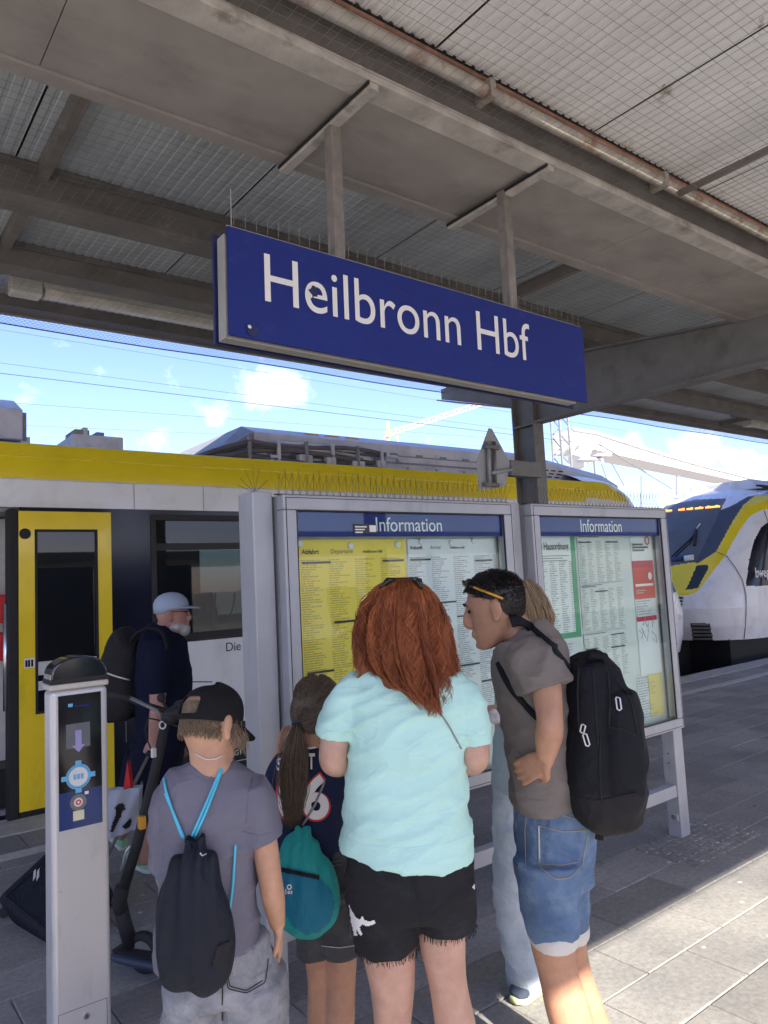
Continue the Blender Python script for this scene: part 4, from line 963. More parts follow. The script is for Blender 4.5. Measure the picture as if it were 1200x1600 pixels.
dm = MB(); pr = [(0, 0), (kw, 0)] + [(kw/2+kw/2*math.cos(math.pi*i/24), .014+ .078*math.sin(math.pi*i/24)**.75) for i in range(25)]
dm.prism([(zk2+.001+b_, a_b) for a_b, b_ in pr], 'y', -.003, .112); dm.build('domed_cap', 'kblack', ks, bevel=.008, seg=3)
MB().box(-.003, kw+.003, -.0045, .1135, zk2-.0055, zk2+.014).build('cap_rim', 'rubber', ks, bevel=.004)
def kz(py): return onY(125, py, YK).z
pl0, pl1 = onY(91, 1150, YK).x-kx0, onY(158, 1150, YK).x-kx0
MB().box(pl0, pl1, -.003, .002, kz(1234), kz(1084)).build('display_panel', 'kblack', ks); MB().box(pl0, pl1, -.003, .002, kz(1292), kz(1234)-.0006).build('lower_panel', 'kblue', ks)
def kr(x0, y0, x1, y1, m, nm, d=.005): a, b = onY(x0, y1, YK), onY(x1, y0, YK); return MB().box(a.x-kx0, b.x-kx0, -d, -.0031, min(a.z, b.z), max(a.z, b.z)).build(nm, m, ks)
kr(106, 1099, 113, 1105, 'cyan', 'logo'); kr(116, 1101, 140, 1102.4, 'signblue', 'logo'); kr(103, 1127, 140, 1171, 'screen', 'screen')
c = onY(122, 1153, YK); cx, cz = c.x-kx0, c.z; mb = MB(); mb.prism([(cz-.052, cx), (cz-.025, cx+.024), (cz-.025, cx+.011), (cz+.03, cx+.011), (cz+.03, cx-.011), (cz-.025, cx-.011), (cz-.025, cx-.024)], 'y', -.0065, -.0052); mb.build('arrow', 'arrow', ks)
def disc(px, py, r0, r1, m, nm, d):
    c = onY(px, py, YK); n = 36; mb = MB()
    if r0: mb.rings([[(c.x-kx0+r_*math.cos(6.2832*k/n), -d, c.z+r_*math.sin(6.2832*k/n)) for k in range(n)] for r_ in (r0, r1)], close=False)
    else: mb.tube([(c.x-kx0, -.003, c.z), (c.x-kx0, -d, c.z)], r1, n)
    return mb.build(nm, m, ks)
disc(122, 1213, 0, .040, 'cyan', 'target', .0045); disc(122, 1213, 0, .034, 'magnet', 'target', .0052); disc(122, 1213, .041, .0455, 'cyan', 'target_ring', .0045)
c = onY(122, 1213, YK)
for dx, dz in ((.05, 0), (-.05, 0), (0, .05), (0, -.05)): MB().box(c.x-kx0+dx*1.0-.011, c.x-kx0+dx+.011, -.006, -.0046, c.z+dz-.009, c.z+dz+.009).build('target_mark', 'cyan', ks)
for k in range(3): MB().box(c.x-kx0-.018+k*.013, c.x-kx0-.008+k*.013, -.0062, -.0053, c.z-.009, c.z+.01).build('target_print', 'cyan', ks)
disc(122, 1253, 0, .030, 'steel', 'button_ring', .004); disc(122, 1253, 0, .016, 'magnet', 'button', .0055); disc(122, 1253, .005, .010, 'red', 'button_print', .0058)
kr(114, 1264, 131, 1283, 'lemon', 'label', .0045); kr(132, 1235, 138, 1241, 'letterW', 'label', .0045)
kr(92, 1562, 161, 1563, 'cable', 'hatch_seam', .004) if False else None
zh = kz(1575); MB().box(.02, kw-.02, -.0012, .002, .02, zh).build('service_hatch', 'kiosk', ks, bevel=.001); g = MB(); frame(g, .018, kw-.018, .018, zh+.002, -.0006, .001, .002); g.build('hatch_seam', 'cable', ks)
MB().tube([(kw*.55, -.001, zh-.035), (kw*.55, -.007, zh-.035)], .011, 20).build('lock', 'chrome', ks); MB().box(kw*.55-.002, kw*.55+.002, -.0078, -.0071, zh-.041, zh-.029).build('key_slot', 'rubber', ks)
# ------------------------------------------------------------------ people: tools
RT = RM @ V((1, 0, 0)); RT.z = 0; RT.normalize()          # to the right of the picture
FW = RM @ V((0, 0, -1)); FW.z = 0; FW.normalize()          # away from the camera
UP = V((0, 0, 1))
def skin(name, c, v2): return mat(name, tuple(x*.9 for x in c), .52, var2=tuple(min(1, x*1.06) for x in v2), vs=16, bump=.12, bs=210, spec=.4)
skin('skinA', (.50, .285, .205), (.56, .34, .25)); skin('skinB', (.50, .27, .165), (.56, .32, .20)); skin('skinM', (.43, .225, .14), (.51, .28, .175)); skin('skinO', (.40, .215, .165), (.48, .27, .21)); skin('skinP', (.46, .25, .185), (.53, .31, .23))
def cloth(name, c, var=.08, bs=260, bump=.18, vs=5, rough=.9): return mat(name, c, rough, var=var, vs=vs, bump=bump, bs=bs, spec=.2)
cloth('mint', (.51, .80, .715), .05); cloth('blackdenim', (.020, .020, .022), .25, 300, .3); cloth('greytee', (.165, .16, .195), .08); cloth('taupe', (.20, .175, .155), .1)
cloth('jersey', (.016, .024, .062), .12); cloth('greydenim', (.27, .275, .285), .3, 300, .3, 22); cloth('dkdenim', (.075, .075, .078), .3, 300, .3, 20)
cloth('navytee', (.006, .009, .026), .15); cloth('paleblue', (.33, .43, .47), .1); cloth('capblack', (.012, .012, .013), .2); cloth('capblue', (.36, .44, .56), .06)
cloth('bagblack', (.013, .016, .024), .2, 200, .2, 5, .6); cloth('bagteal', (.02, .30, .285), .12, 200, .2, 5, .6); cloth('bagblue', (.014, .16, .25), .12, 200, .2, 5, .6); cloth('packblack', (.010, .011, .015), .2, 240, .25, 6, .7); cloth('packgrey', (.022, .021, .022), .2, 240, .25, 6, .75)
mat('denim', (.055, .105, .20), .9, var2=(.16, .24, .36), vs=7, bump=.3, bs=320, spec=.2); mat('denimL', (.34, .42, .50), .9, var2=(.58, .65, .70), vs=5, bump=.3, bs=300, spec=.2)
mat('cuff', (.62, .60, .54), .9, var=.1, bump=.2, bs=250); mat('cord', (.08, .50, .68), .6); mat('cordgrey', (.25, .25, .26), .6); mat('seam', (.36, .30, .20), .8)
mat('hairred', (.17, .036, .010), .48, var2=(.46, .15, .05), vs=26, island=.55, spec=.4, stretch=(1, 1, .14)); mat('hairblond', (.34, .24, .14), .45, var=.3, vs=5, island=.45); mat('hairash', (.135, .098, .066), .45, var=.3, vs=6, island=.5); mat('hairdark', (.016, .012, .010), .5, var=.3, vs=8, island=.5); mat('hairboy', (.22, .16, .10), .5, var=.3, vs=8, island=.45); mat('hairgrey', (.55, .53, .50), .6, island=.3)
mat('shoegreen', (.30, .66, .36), .7, var=.1, vs=20, bump=.2, bs=300); mat('shoewhite', (.70, .71, .70), .7, var=.08); mat('shoeblue', (.05, .07, .11), .8, var=.2, vs=20, bump=.2); mat('solelime', (.62, .66, .34), .7)
mat('zip', (.70, .70, .70), .35, .4); mat('eye', (.02, .015, .012), .2); mat('lip', (.40, .17, .14), .5); mat('shadeframe', (.70, .33, .03), .4); mat('grip', (.02, .02, .022), .7)
class Fig:
    def __init__(s, name, label, cat, base, d, group=None):
        s.e = thing(name, label, cat, base, 0, group); s.b = V(base); s.d = d
    def J(s, px, py, dd=0.0): return atD(px, py, s.d+dd)-s.b
    def m(s, px): return px*s.d/F
    def rows(s, mb, rows, side=None, n=28, sub=5, sq=2.2):     # rows: px, py, half width px, depth radius m, depth offset
        pts = [s.J(r[0], r[1], r[4] if len(r) > 4 else 0) for r in rows]
        mb.loft(pts, [(s.m(r[2]), r[3]) for r in rows], side or RT, n, sub, sq=sq); return mb
    def skin(s, mb, name, m, vox=.009, smooth=5, folds=None):
        me = fuse(mb, vox, smooth)
        if folds: wrinkle(me, *folds)
        return put(me, name, m, s.e)
def wrinkle(me, amp, sc=(9, 9, 16), seed=0, diag=.6):
    nr = [v.normal.copy() for v in me.vertices]
    for v, n in zip(me.vertices, nr):
        p = v.co; u = p.dot(RT); w_ = p.dot(FW)
        q1 = V((u*sc[0]+p.z*diag*sc[0]+seed, w_*sc[1], p.z*sc[2]-u*diag*sc[2]*.5+seed*2))
        a = noise.noise(q1); b = noise.noise(q1*2.3+V((7, 3, 1)))
        v.co += n*(amp*((1-abs(a))**3*1.3-.55+.35*b))
    me.update()
def bvh(o): me = o.data; return BVHTree.FromPolygons([v.co for v in me.vertices], [p.vertices for p in me.polygons])
def drape(me, tree, dirv, off):                                # drop every vertex onto a surface along dirv
    for v in me.vertices:
        h = tree.ray_cast(v.co-dirv*1.0, dirv)
        if h[0] is not None: v.co = h[0]-dirv*off
def cord_on(fig, pts, tree, r, name, m, off=.004, n=14, dirv=None):
    """a cord through picture points that lies on a draped surface"""
    out_ = []
    for (a, b) in zip(pts, pts[1:]):
        for i in range(n):
            t = i/n; px, py = a[0]+(b[0]-a[0])*t, a[1]+(b[1]-a[1])*t; o0 = O-fig.b; dr = ray(px, py)
            h = tree.ray_cast(o0, dr)
            out_.append(h[0]-dr*off if h[0] is not None else atD(px, py, fig.d)-fig.b)
    for _ in range(3): out_ = [out_[0]]+[(a+b*2+c)/4 for a, b, c in zip(out_, out_[1:], out_[2:])]+[out_[-1]]
    return MB().tube(out_, r, 6).build(name, m, fig.e, smooth=True)
def patch_on(fig, poly, tree, name, m, off=.003, res=26):      # flat print or patch traced as a picture polygon, laid on a surface
    xs = [p[0] for p in poly]; ys = [p[1] for p in poly]; x0, x1, y0, y1 = min(xs), max(xs), min(ys), max(ys)
    st = max(x1-x0, y1-y0)/res; nx = int((x1-x0)/st)+2; ny = int((y1-y0)/st)+2; mb = MB(); idx = {}; vs = []; fs_ = []; o0 = O-fig.b
    def vert(i, j):
        if (i, j) not in idx:
            px, py = x0+i*st, y0+j*st; dr = ray(px, py); h = tree.ray_cast(o0, dr)
            if h[0] is None: idx[(i, j)] = None
            else: idx[(i, j)] = len(vs); vs.append(h[0]-dr*off)
        return idx[(i, j)]
    for i in range(nx):
        for j in range(ny):
            if inside((x0+(i+.5)*st, y0+(j+.5)*st), poly):
                q_ = [vert(i, j), vert(i, j+1), vert(i+1, j+1), vert(i+1, j)]
                if None not in q_: fs_.append(tuple(q_))
    mb.add(vs, fs_); return mb.build(name, m, fig.e, smooth=True)
HEADS = [(-.118, .022, .082, .038), (-.106, .036, .092, .004), (-.086, .048, .093, -.030), (-.062, .056, .089, -.060), (-.032, .064, .086, -.084), (0, .070, .086, -.096), (.030, .074, .088, -.101), (.060, .073, .083, -.099), (.086, .063, .064, -.084), (.105, .044, .038, -.056), (.117, .018, .008, -.022)]
def headm(mb, c, fwd, up, s=1.0, ears=True):
    c = V(c); fwd = V(fwd).normalized(); up = (V(up)-fwd*V(up).dot(fwd)).normalized(); rt = fwd.cross(up)
    P = lambda x, y, z: c+(rt*x+fwd*y+up*z)*s
    rings = []
    for z, w_, f, b in HEADS:
        yc = (f+b)/2; hy = (f-b)/2; n = 32; ring = []
        for k in range(n):
            a = 2*math.pi*k/n; x = math.copysign(abs(math.cos(a))**.92, math.cos(a))*w_; ring.append(P(x, yc+math.sin(a)*hy, z))
        rings.append(ring)
    mb.rings(rings)
    mb.loft([P(0, .080, .035), P(0, .096, .008), P(0, .108, -.024), P(0, .093, -.036)], [(.008*s, .012*s), (.010*s, .014*s), (.017*s, .013*s), (.013*s, .008*s)], rt, 14, 3)
    R3 = Matrix((rt, fwd, up)).transposed()
    mb.ell(P(0, .085, -.022), (.014*s, .018*s, .018*s), R3, 10); mb.ell(P(0, .084, .040), (.042*s, .012*s, .010*s), R3, 8); mb.ell(P(0, .094, -.058), (.024*s, .009*s, .007*s), R3, 8); mb.ell(P(0, .091, -.070), (.021*s, .010*s, .007*s), R3, 8); mb.ell(P(0, .086, -.100), (.022*s, .014*s, .014*s), R3, 8)
    if ears:
        for sx in (-1, 1):
            e = Matrix.Rotation(sx*.35, 3, up) @ R3
            mb.ell(P(sx*.080, -.014, .004), (.010*s, .021*s, .033*s), e, 12); mb.ell(P(sx*.077, -.006, -.024), (.010*s, .012*s, .014*s), e, 10)
    return P
def handm(mb, w, d, nrm, L=.175, curl=.6, thumb=1, spread=.10):   # wrist, direction, palm normal
    w = V(w); d = V(d).normalized(); nrm = (V(nrm)-d*V(nrm).dot(d)).normalized(); s_ = d.cross(nrm)*thumb; k = L/.18
    mb.loft([w-d*.01, w+d*.03*k, w+d*.065*k, w+d*.092*k], [(.026*k, .019*k), (.036*k, .016*k), (.040*k, .014*k), (.036*k, .010*k)], s_, 16, 3, sq=2.6)
    for i, (o_, ln) in enumerate([(.030, .068), (.010, .078), (-.011, .073), (-.030, .056)]):
        p = w+d*.084*k+s_*o_*k; dr = (d+s_*o_*spread*22*.3).normalized(); pts = [p-dr*.012]; c_ = 0
        for j, fr in enumerate((.45, .32, .23)):
            c_ += curl*(.55 if j == 0 else .75); dd = dr*math.cos(c_)+nrm*math.sin(c_); p = p+dd*ln*fr*k; pts.append(p)
        mb.loft(pts, [(.0098*k, .0098*k), (.0095*k, .0095*k), (.0085*k, .0085*k), (.0065*k, .0065*k)], s_, 10, 3)
    p = w+d*.022*k+s_*.030*k; t1_ = (d*.72+s_*.62+nrm*.30).normalized(); t2_ = (d*.92+s_*.12+nrm*.38).normalized()
    mb.loft([p-t1_*.015, p+t1_*.028*k, p+t1_*.028*k+t2_*.030*k, p+t1_*.028*k+t2_*.052*k], [(.014*k, .014*k), (.012*k, .012*k), (.0105*k, .0105*k), (.007*k, .007*k)], nrm, 10, 3)
def strands(lst, name, m, parent, r=.0016, tip=.4, n=3):
    mb = MB()
    for pts in lst:
        k = len(pts); mb.tube(pts, [r*(1-(1-tip)*(i/(k-1))**2) for i in range(k)], n)
    return mb.build(name, m, parent, smooth=True)
def shoe(fig, toe, heel, nm, up_m, sole_m, wdt=.045, hgt=.10):
    toe = V(toe)-fig.b; heel = V(heel)-fig.b; f = (toe-heel); L_ = f.length; f.normalize(); s_ = f.cross(UP).normalized(); e = empty(nm, (0, 0, 0)); e.parent = fig.e
    mb = MB(); mb.loft([heel+f*.0+UP*.05, heel+f*L_*.15+UP*.062, heel+f*L_*.35+UP*.066, heel+f*L_*.55+UP*.055, heel+f*L_*.8+UP*.043, heel+f*L_*.97+UP*.034], [(wdt*.6, .03), (wdt*.82, .05), (wdt*.85, .054), (wdt*.95, .042), (wdt, .028), (wdt*.55, .016)], s_, 20, 4, sq=2.4)
    mb.loft([heel+f*L_*.22+UP*.06, heel+f*L_*.20+UP*hgt*1.1], [(wdt*.75, .055), (wdt*.72, .05)], s_, 16, 3)
    put(fuse(mb, .007, 4), 'upper', up_m, e)
    so_ = MB(); so_.loft([heel-f*.01+UP*.016, heel+f*L_*.1+UP*.016, heel+f*L_*.45+UP*.014, heel+f*L_*.8+UP*.016, heel+f*L_*1.0+UP*.022], [(wdt*.55, .017), (wdt*.9, .018), (wdt*.9, .016), (wdt*1.05, .016), (wdt*.5, .012)], s_, 20, 4, sq=3)
    put(so_.mesh(), 'sole', sole_m, e)
    la = MB()
    for k in range(4):
        c_ = heel+f*L_*(.42+k*.09)+UP*(.112-k*.013); la.tube([c_-s_*wdt*.55-UP*.012, c_, c_+s_*wdt*.55-UP*.012], .003, 5)
    stuff(la.build('laces', 'shoewhite', e, smooth=True)); return e
def foot_on_ground(px, py): return onZ(px, py)
def leg_down(fig, mb, rows, ankle_w, toe_dir):
    """bare or trousered leg given in the picture down to the frame, carried on to the floor below it"""
    fig.rows(mb, rows)
# ------------------------------------------------------------------ woman with red hair
d = 2.1
bs_ = atD(650, 1350, d); wmn = Fig('person', 'woman with long red hair, mint t-shirt and black shorts, standing with her back turned', 'person', (bs_.x, bs_.y, 0), d)
f = wmn; J = f.J
sk = MB()
headm(sk, J(630, 968, .02), FW+RT*-.05, UP, .98)
f.rows(sk, [(632, 1010, 24, .055, .0), (632, 1060, 27, .058, 0)])
# legs: thighs to the floor
def limb(mb, pts, radii, side=RT): mb.loft(pts, radii, side, 20, 5)
def armm(mb, a, b, c_, ru, re, rw, rf=None):
    mb.loft([a, a*.5+b*.5, a*.12+b*.88, b*.85+c_*.15, b*.55+c_*.45, c_], [(ru, ru), (ru*.98, ru*.98), (re, re), (re*1.02, re), (rf or re*.95, re*.88), (rw, rw*.78)], RT, 20, 6)
for (rw) in ([(606, 1400, 44, .088), (607, 1475, 42, .083), (613, 1540, 35, .068), (613, 1600, 29, .058, .0), (610, 1650, 30, .060, -.02), (610, 1740, 25, .048, -.03), (611, 1822, 16, .034, -.02), (611, 1850, 17, .038, -.02)],
             [(690, 1390, 44, .088), (689, 1450, 39, .080), (699, 1530, 30, .064), (711, 1600, 32, .062, 0), (718, 1650, 33, .062, -.02), (724, 1740, 26, .048, -.03), (726, 1822, 16, .034, -.02), (726, 1850, 17, .038, -.02)]):
    f.rows(sk, rw)
# arms bent forward
for (sh, el, hd) in (((528, 1120), (519, 1192), (560, 1190)), ((738, 1125), (744, 1188), (705, 1195))):
    a, b, c_ = J(*sh, .0), J(*el, -.02), J(*hd, .26)
    armm(sk, a, b, c_, .043, .040, .026)
    handm(sk, c_, (c_-b), UP, .165, .8, 1 if sh[0] < 600 else -1)
sk.ell(J(638, 1200), (.12, .08, .2))
f.skin(sk, 'body', 'skinA', .0055, 5)
sh = MB()
f.rows(sh, [(633, 1036, 30, .050), (634, 1046, 58, .065), (634, 1058, 84, .080), (635, 1078, 96, .098), (637, 1110, 98, .110), (637, 1160, 94, .114), (635, 1205, 93, .114), (635, 1255, 98, .124), (636, 1300, 102, .134), (635, 1318, 103, .137), (634, 1330, 101, .137)], sub=6)
for rw in ([(566, 1072, 26, .056), (546, 1086, 28, .062), (532, 1112, 29, .066), (522, 1150, 27, .068)], [(702, 1074, 26, .056), (722, 1088, 28, .062), (735, 1116, 28, .066), (743, 1158, 26, .068)]): f.rows(sh, rw)
ts = f.skin(sh, 't_shirt', 'mint', .0065, 4, (.0095, (5, 6, 16), 3, .9))
shor = MB()
f.rows(shor, [(638, 1290, 94, .108), (640, 1345, 100, .124), (641, 1395, 102, .130), (641, 1415, 98, .12)], sub=5)
f.rows(shor, [(596, 1370, 55, .115), (600, 1420, 54, .110), (606, 1472, 51, .104)]); f.rows(shor, [(690, 1370, 52, .115), (694, 1405, 50, .108), (697, 1440, 47, .100)])
sho = f.skin(shor, 'shorts', 'blackdenim', .008, 4, (.004, (9, 9, 12), 5))
tsh = bvh(sho)
cord_on(f, [(640, 1330), (646, 1375), (656, 1412)], tsh, .0014, 'seam', 'bagblack')
fr = MB(); rnd = random.Random(3)
for (cx_, cy_, hw, rd) in ((606, 1476, 51, .104), (697, 1444, 47, .100)):
    c_ = J(cx_, cy_)
    for k in range(150):
        a = 6.283*k/150; p = c_+RT*f.m(hw)*math.cos(a)*.985+FW*rd*math.sin(a)*.985+UP*.01; fr.tube([p, p-UP*rnd.uniform(.012, .026)+V((rnd.uniform(-.006, .006), rnd.uniform(-.006, .006), 0))], .0009, 3)
stuff(fr.build('frayed_hem', 'blackdenim', f.e))
patch_on(f, [(545, 1411), (548, 1420), (556, 1434), (563, 1437), (566, 1431), (569, 1437), (576, 1440), (585, 1438), (587, 1442), (580, 1446), (572, 1447), (566, 1444), (562, 1449), (566, 1460), (563, 1462), (557, 1452), (558, 1462), (552, 1462), (549, 1448), (547, 1430)], tsh, 'white_print', 'letterW', .004, 34)
patch_on(f, [(738, 1386), (742, 1380), (742, 1390)], tsh, 'white_print', 'letterW', .004, 10)
tts = bvh(ts)
for pp in ([(534, 1306), (570, 1321), (635, 1326), (700, 1317), (736, 1303)], [(497, 1136), (520, 1144), (547, 1143)], [(717, 1148), (742, 1152), (768, 1146)]): cord_on(f, pp, tts, .0012, 'hem_stitch', 'mint', .0005, 14)
cord_on(f, [(684, 1108), (702, 1135), (722, 1172)], tts, .0024, 'chain_strap', 'cordgrey', .003, 16)
# hair
rnd = random.Random(11); lst = []
hc = J(630, 962, .02)
env = [(903, 6), (908, 27), (918, 43), (940, 57), (965, 64), (1000, 68), (1040, 72), (1060, 68), (1080, 54), (1095, 40), (1112, 24)]
def interp(t, tb):
    for (a, b), (c2, e2) in zip(tb, tb[1:]):
        if t <= c2: return b+(e2-b)*(t-a)/(c2-a)
    return tb[-1][1]
for k in range(7200):
    th = rnd.uniform(-2.25, 2.25)                 # 0 = straight towards the camera
    lay = rnd.random()**.6
    ystart = 904+abs(rnd.gauss(0, 1))*14; cxs = 628
    yend = 1112-abs(th+ -.38)*22-rnd.random()**1.6*95+16*math.sin(round(th*4.5)*2.3) if rnd.random() < .75 else 1060-rnd.random()*60
    if th < -.9: yend = min(yend, 1052+rnd.uniform(-15, 20))
    pts = []; ph = rnd.uniform(0, 6.28); fr_ = rnd.uniform(.06, .10); n_ = 18; cl = round(th*4.5+rnd.gauss(0, .18))/4.5; am = 3.6+2.8*math.sin(cl*7.7)+rnd.uniform(-.8, 1.6); ph = cl*9.1+rnd.uniform(-.5, .5)
    for i in range(n_):
        t = i/(n_-1); y = ystart+(yend-ystart)*t
        wv = interp(y, env)*(.78+.22*lay)*(1+.09*math.sin(cl*11+y*.03)*min(1, t*2))+rnd.uniform(-.5, .5)
        thi = th*(1-.22*t)+(cl-th)*.75*min(1, t*1.6)
        x = cxs+interp(y, [(900, 0), (1000, 0), (1040, 8), (1060, 14), (1080, 26), (1113, 48)])+math.sin(thi)*wv+math.sin(y*fr_+ph)*am*min(1, max(0, t-.12)*2.6)*1.7
        z_in = math.cos(thi)*interp(y, [(904, .012), (908, .045), (925, .085), (960, .108), (1000, .112), (1040, .122), (1075, .150), (1112, .155)])*(.86+.16*lay)+math.cos(y*fr_*1.1+ph)*.012*min(1, t*2)+.012*math.sin(cl*13)*min(1, t*2)
        pts.append(J(x, y, .02-z_in))
    lst.append(pts)
for k in range(520):                             # stray ends
    x0 = rnd.choice([rnd.uniform(558, 575), rnd.uniform(690, 712)]); y0 = rnd.uniform(960, 1040); sgn = -1 if x0 < 630 else 1
    bw = rnd.uniform(.05, .42); sp_ = rnd.uniform(6, 10); ph = rnd.uniform(0, 6)
    pts = [J(x0-sgn*10+sgn*bw*t*t*.8+1.5*math.sin(ph+t*.9), y0+t*sp_, -.04) for t in range(9)]; lst.append(pts)
strands(lst, 'hair', 'hairred', f.e, .0011)
cap_ = MB(); cap_.loft([J(628, 914, .0), J(629, 927, .0), J(630, 960, .0), J(633, 1000, -.0), J(636, 1050, -.03), J(640, 1080, -.07)], [(f.m(18), .035), (f.m(38), .062), (f.m(52), .080), (f.m(56), .080), (f.m(55), .065), (f.m(38), .045)], RT, 24, 4)
put(fuse(cap_, .01, 3), 'hair_mass', 'hairred', f.e)
gl_ = MB(); gl_.tube([J(594, 921, -.02), J(604, 909, -.03), J(616, 905, -.01)], [.006, .008, .005], 8); gl_.tube([J(646, 906, -.01), J(655, 908, -.035), J(658, 918, -.045)], [.005, .010, .006], 8)
gl_.tube([J(594, 921, -.02), J(604, 905, .06), J(652, 904, .06), J(658, 918, -.045)], .005, 8); gl_.build('sunglasses', 'eye', f.e, smooth=True)
# ------------------------------------------------------------------ boy with cap
d = 2.0
bs_ = atD(345, 1500, d); boy = f = Fig('person', 'boy in black cap worn backwards and grey t-shirt with black drawstring bag on his back', 'person', (bs_.x, bs_.y, 0), d); J = f.J
sk = MB(); hf = (FW*.80+RT*.55-UP*.38).normalized(); hu = (UP+FW*.35+RT*.12).normalized()
P = headm(sk, J(330, 1138, .02), hf, hu, .93)
f.rows(sk, [(325, 1150, 32, .048, .0), (327, 1180, 30, .046, -.005), (330, 1205, 33, .05, -.01), (330, 1230, 60, .06, 0)])
a, b, c_ = J(408, 1280, -.01), J(424, 1385, -.02), J(434, 1447, .04)
armm(sk, a, b, c_, .035, .032, .021); handm(sk, c_, J(437, 1485, .05)-c_, -FW*.2-RT, .135, .5, -1)
a, b, c_ = J(260, 1260, .02), J(259, 1355, .03), J(268, 1410, .14)
armm(sk, a, b, c_, .034, .031, .02); handm(sk, c_, J(280, 1435, .22)-c_, RT, .13, .7, 1)
sk.ell(J(330, 1350), (.10, .07, .2))
f.skin(sk, 'body', 'skinB', .0055, 5)
sh = MB()
f.rows(sh, [(332, 1190, 34, .05), (331, 1204, 54, .066), (330, 1220, 78, .082), (330, 1245, 82, .094), (329, 1290, 77, .100), (326, 1350, 75, .102), (325, 1410, 77, .104), (324, 1460, 79, .106), (326, 1500, 79, .108)], sub=6)
f.rows(sh, [(388, 1226, 26, .058), (400, 1260, 31, .066), (409, 1308, 32, .070)]); f.rows(sh, [(268, 1238, 24, .056, .01), (258, 1285, 22, .060, .015), (254, 1350, 19, .060, .02)])
tb_o = f.skin(sh, 't_shirt', 'greytee', .0065, 4, (.0095, (5, 5, 9), 8, .9)); tb = bvh(tb_o)
for pp in ([(378, 1299), (408, 1306), (440, 1296)], [(395, 1215), (388, 1240), (384, 1290)], [(296, 1208), (325, 1222), (357, 1206)], [(302, 1203), (326, 1216), (352, 1201)]): cord_on(f, pp, tb, .0012, 'shirt_seam', 'greytee', .0005, 14)
jn = MB(); f.rows(jn, [(338, 1470, 78, .100), (345, 1510, 84, .108), (350, 1545, 90, .11)])
f.rows(jn, [(305, 1530, 48, .105), (303, 1600, 48, .105), (302, 1700, 50, .10), (300, 1790, 54, .10), (300, 1905, 56, .10)]); f.rows(jn, [(398, 1520, 50, .105), (400, 1600, 49, .105), (402, 1700, 50, .10), (404, 1790, 54, .10), (404, 1905, 56, .10)])
jo = f.skin(jn, 'jeans', 'greydenim', .009, 4, (.006, (8, 8, 12), 2)); tj = bvh(jo)
for pp in ([(352, 1515), (356, 1545), (385, 1552), (415, 1535), (420, 1495)], [(355, 1518), (359, 1541), (385, 1548), (412, 1531)]): cord_on(f, pp, tj, .0012, 'seam', 'packgrey')
cord_on(f, [(348, 1520), (347, 1600)], tj, .0016, 'seam', 'packgrey')
for px in (300, 404):
    g_ = atD(px, 1930, d); g_.z = 0; shoe(f, g_+FW*.14, g_-FW*.10, 'shoe', 'shoewhite', 'shoewhite')
# cap worn backwards with the strap and its opening to us
cp = MB(); e3 = Matrix((hf.cross(hu), hf, hu)).transposed()
rings = []; 
def HP(x, y, z): return P(x, y, z)
for i, (z, k) in enumerate([(.012, 1.0), (.03, 1.01), (.055, .99), (.08, .92), (.10, .78), (.118, .54), (.128, .25), (.130, .03)]):
    n = 40; ring = []
    for j in range(n):
        a = 6.2832*j/n; ring.append(HP(.083*k*math.cos(a), -.008+.104*k*math.sin(a), z+.008*math.sin(a)))
    rings.append(ring)
cpm = MB(); vs = [q for r_ in rings for q in r_]; fs_ = []; n = 40
for i in range(len(rings)-1):
    for j in range(n):
        a = 6.2832*(j+.5)/n; back = abs(((a-4.712+3.1416) % 6.2832)-3.1416)
        if i in (1, 2) and back < .52-.12*(i-1): continue       # the opening above the strap
        fs_.append((i*n+j, i*n+(j+1) % n, (i+1)*n+(j+1) % n, (i+1)*n+j))
cpm.add(vs, fs_); o = cpm.build('cap', 'capblack', f.e, smooth=True); sm_ = o.modifiers.new('t', 'SOLIDIFY'); sm_.thickness = .004; ss = o.modifiers.new('s', 'SUBSURF'); ss.levels = 1; ss.render_levels = 1
pk = MB(); n = 16; top = []; bot = []
for j in range(n+1):
    a = math.pi*(.14+.72*j/n); rr_ = .075*math.sin(math.pi*j/n)**.6
    top.append(HP(.083*math.cos(a), .096*math.sin(a), .014)); bot.append(HP(.080*math.cos(a), .096*math.sin(a)+rr_, .004-rr_*.15))
pk.add(top+bot, [(j, j+1, n+2+j, n+1+j) for j in range(n)]); o = pk.build('cap_peak', 'capblack', f.e, smooth=True); sm_ = o.modifiers.new('t', 'SOLIDIFY'); sm_.thickness = .005
MB().tube([HP(0, -.105, .132-.02), HP(0, -.03, .13)], .0015, 5).build('cap_seam', 'rubber', f.e)
MB().ell(HP(0, -.008, .131), (.006, .006, .004), None, 6).build('cap_button', 'capblack', f.e, smooth=True)
lst = []; rnd = random.Random(5)
for k in range(3200):
    a = rnd.uniform(3.2, 6.2); z = rnd.uniform(-.036, .06); 
    if z < -.03 and rnd.random() < .5: continue
    w_ = .073-.016*max(0, -z-.0)/.06; p = V((w_*math.cos(a), -.006+.094*math.sin(a), z)); q_ = p*1.018+V((rnd.uniform(-.004, .004), 0, -.010))
    m_ = (p+q_)/2*1.02; lst.append([HP(*p), HP(*m_), HP(*q_)])
for k in range(90):                             # longer curls at the right of the face
    a = rnd.uniform(-.1, .9); z = rnd.uniform(-.01, .03); p = V((.076*math.cos(a), .09*math.sin(a), z)); ph = rnd.uniform(0, 6)
    lst.append([HP(*(p*(1+.03*i)+V((.006*math.sin(ph+i*1.3)+.001*i, .003*i+.005*math.cos(ph+i), -.010*i)))) for i in range(7)])
strands(lst, 'hair', 'hairboy', f.e, .0009)
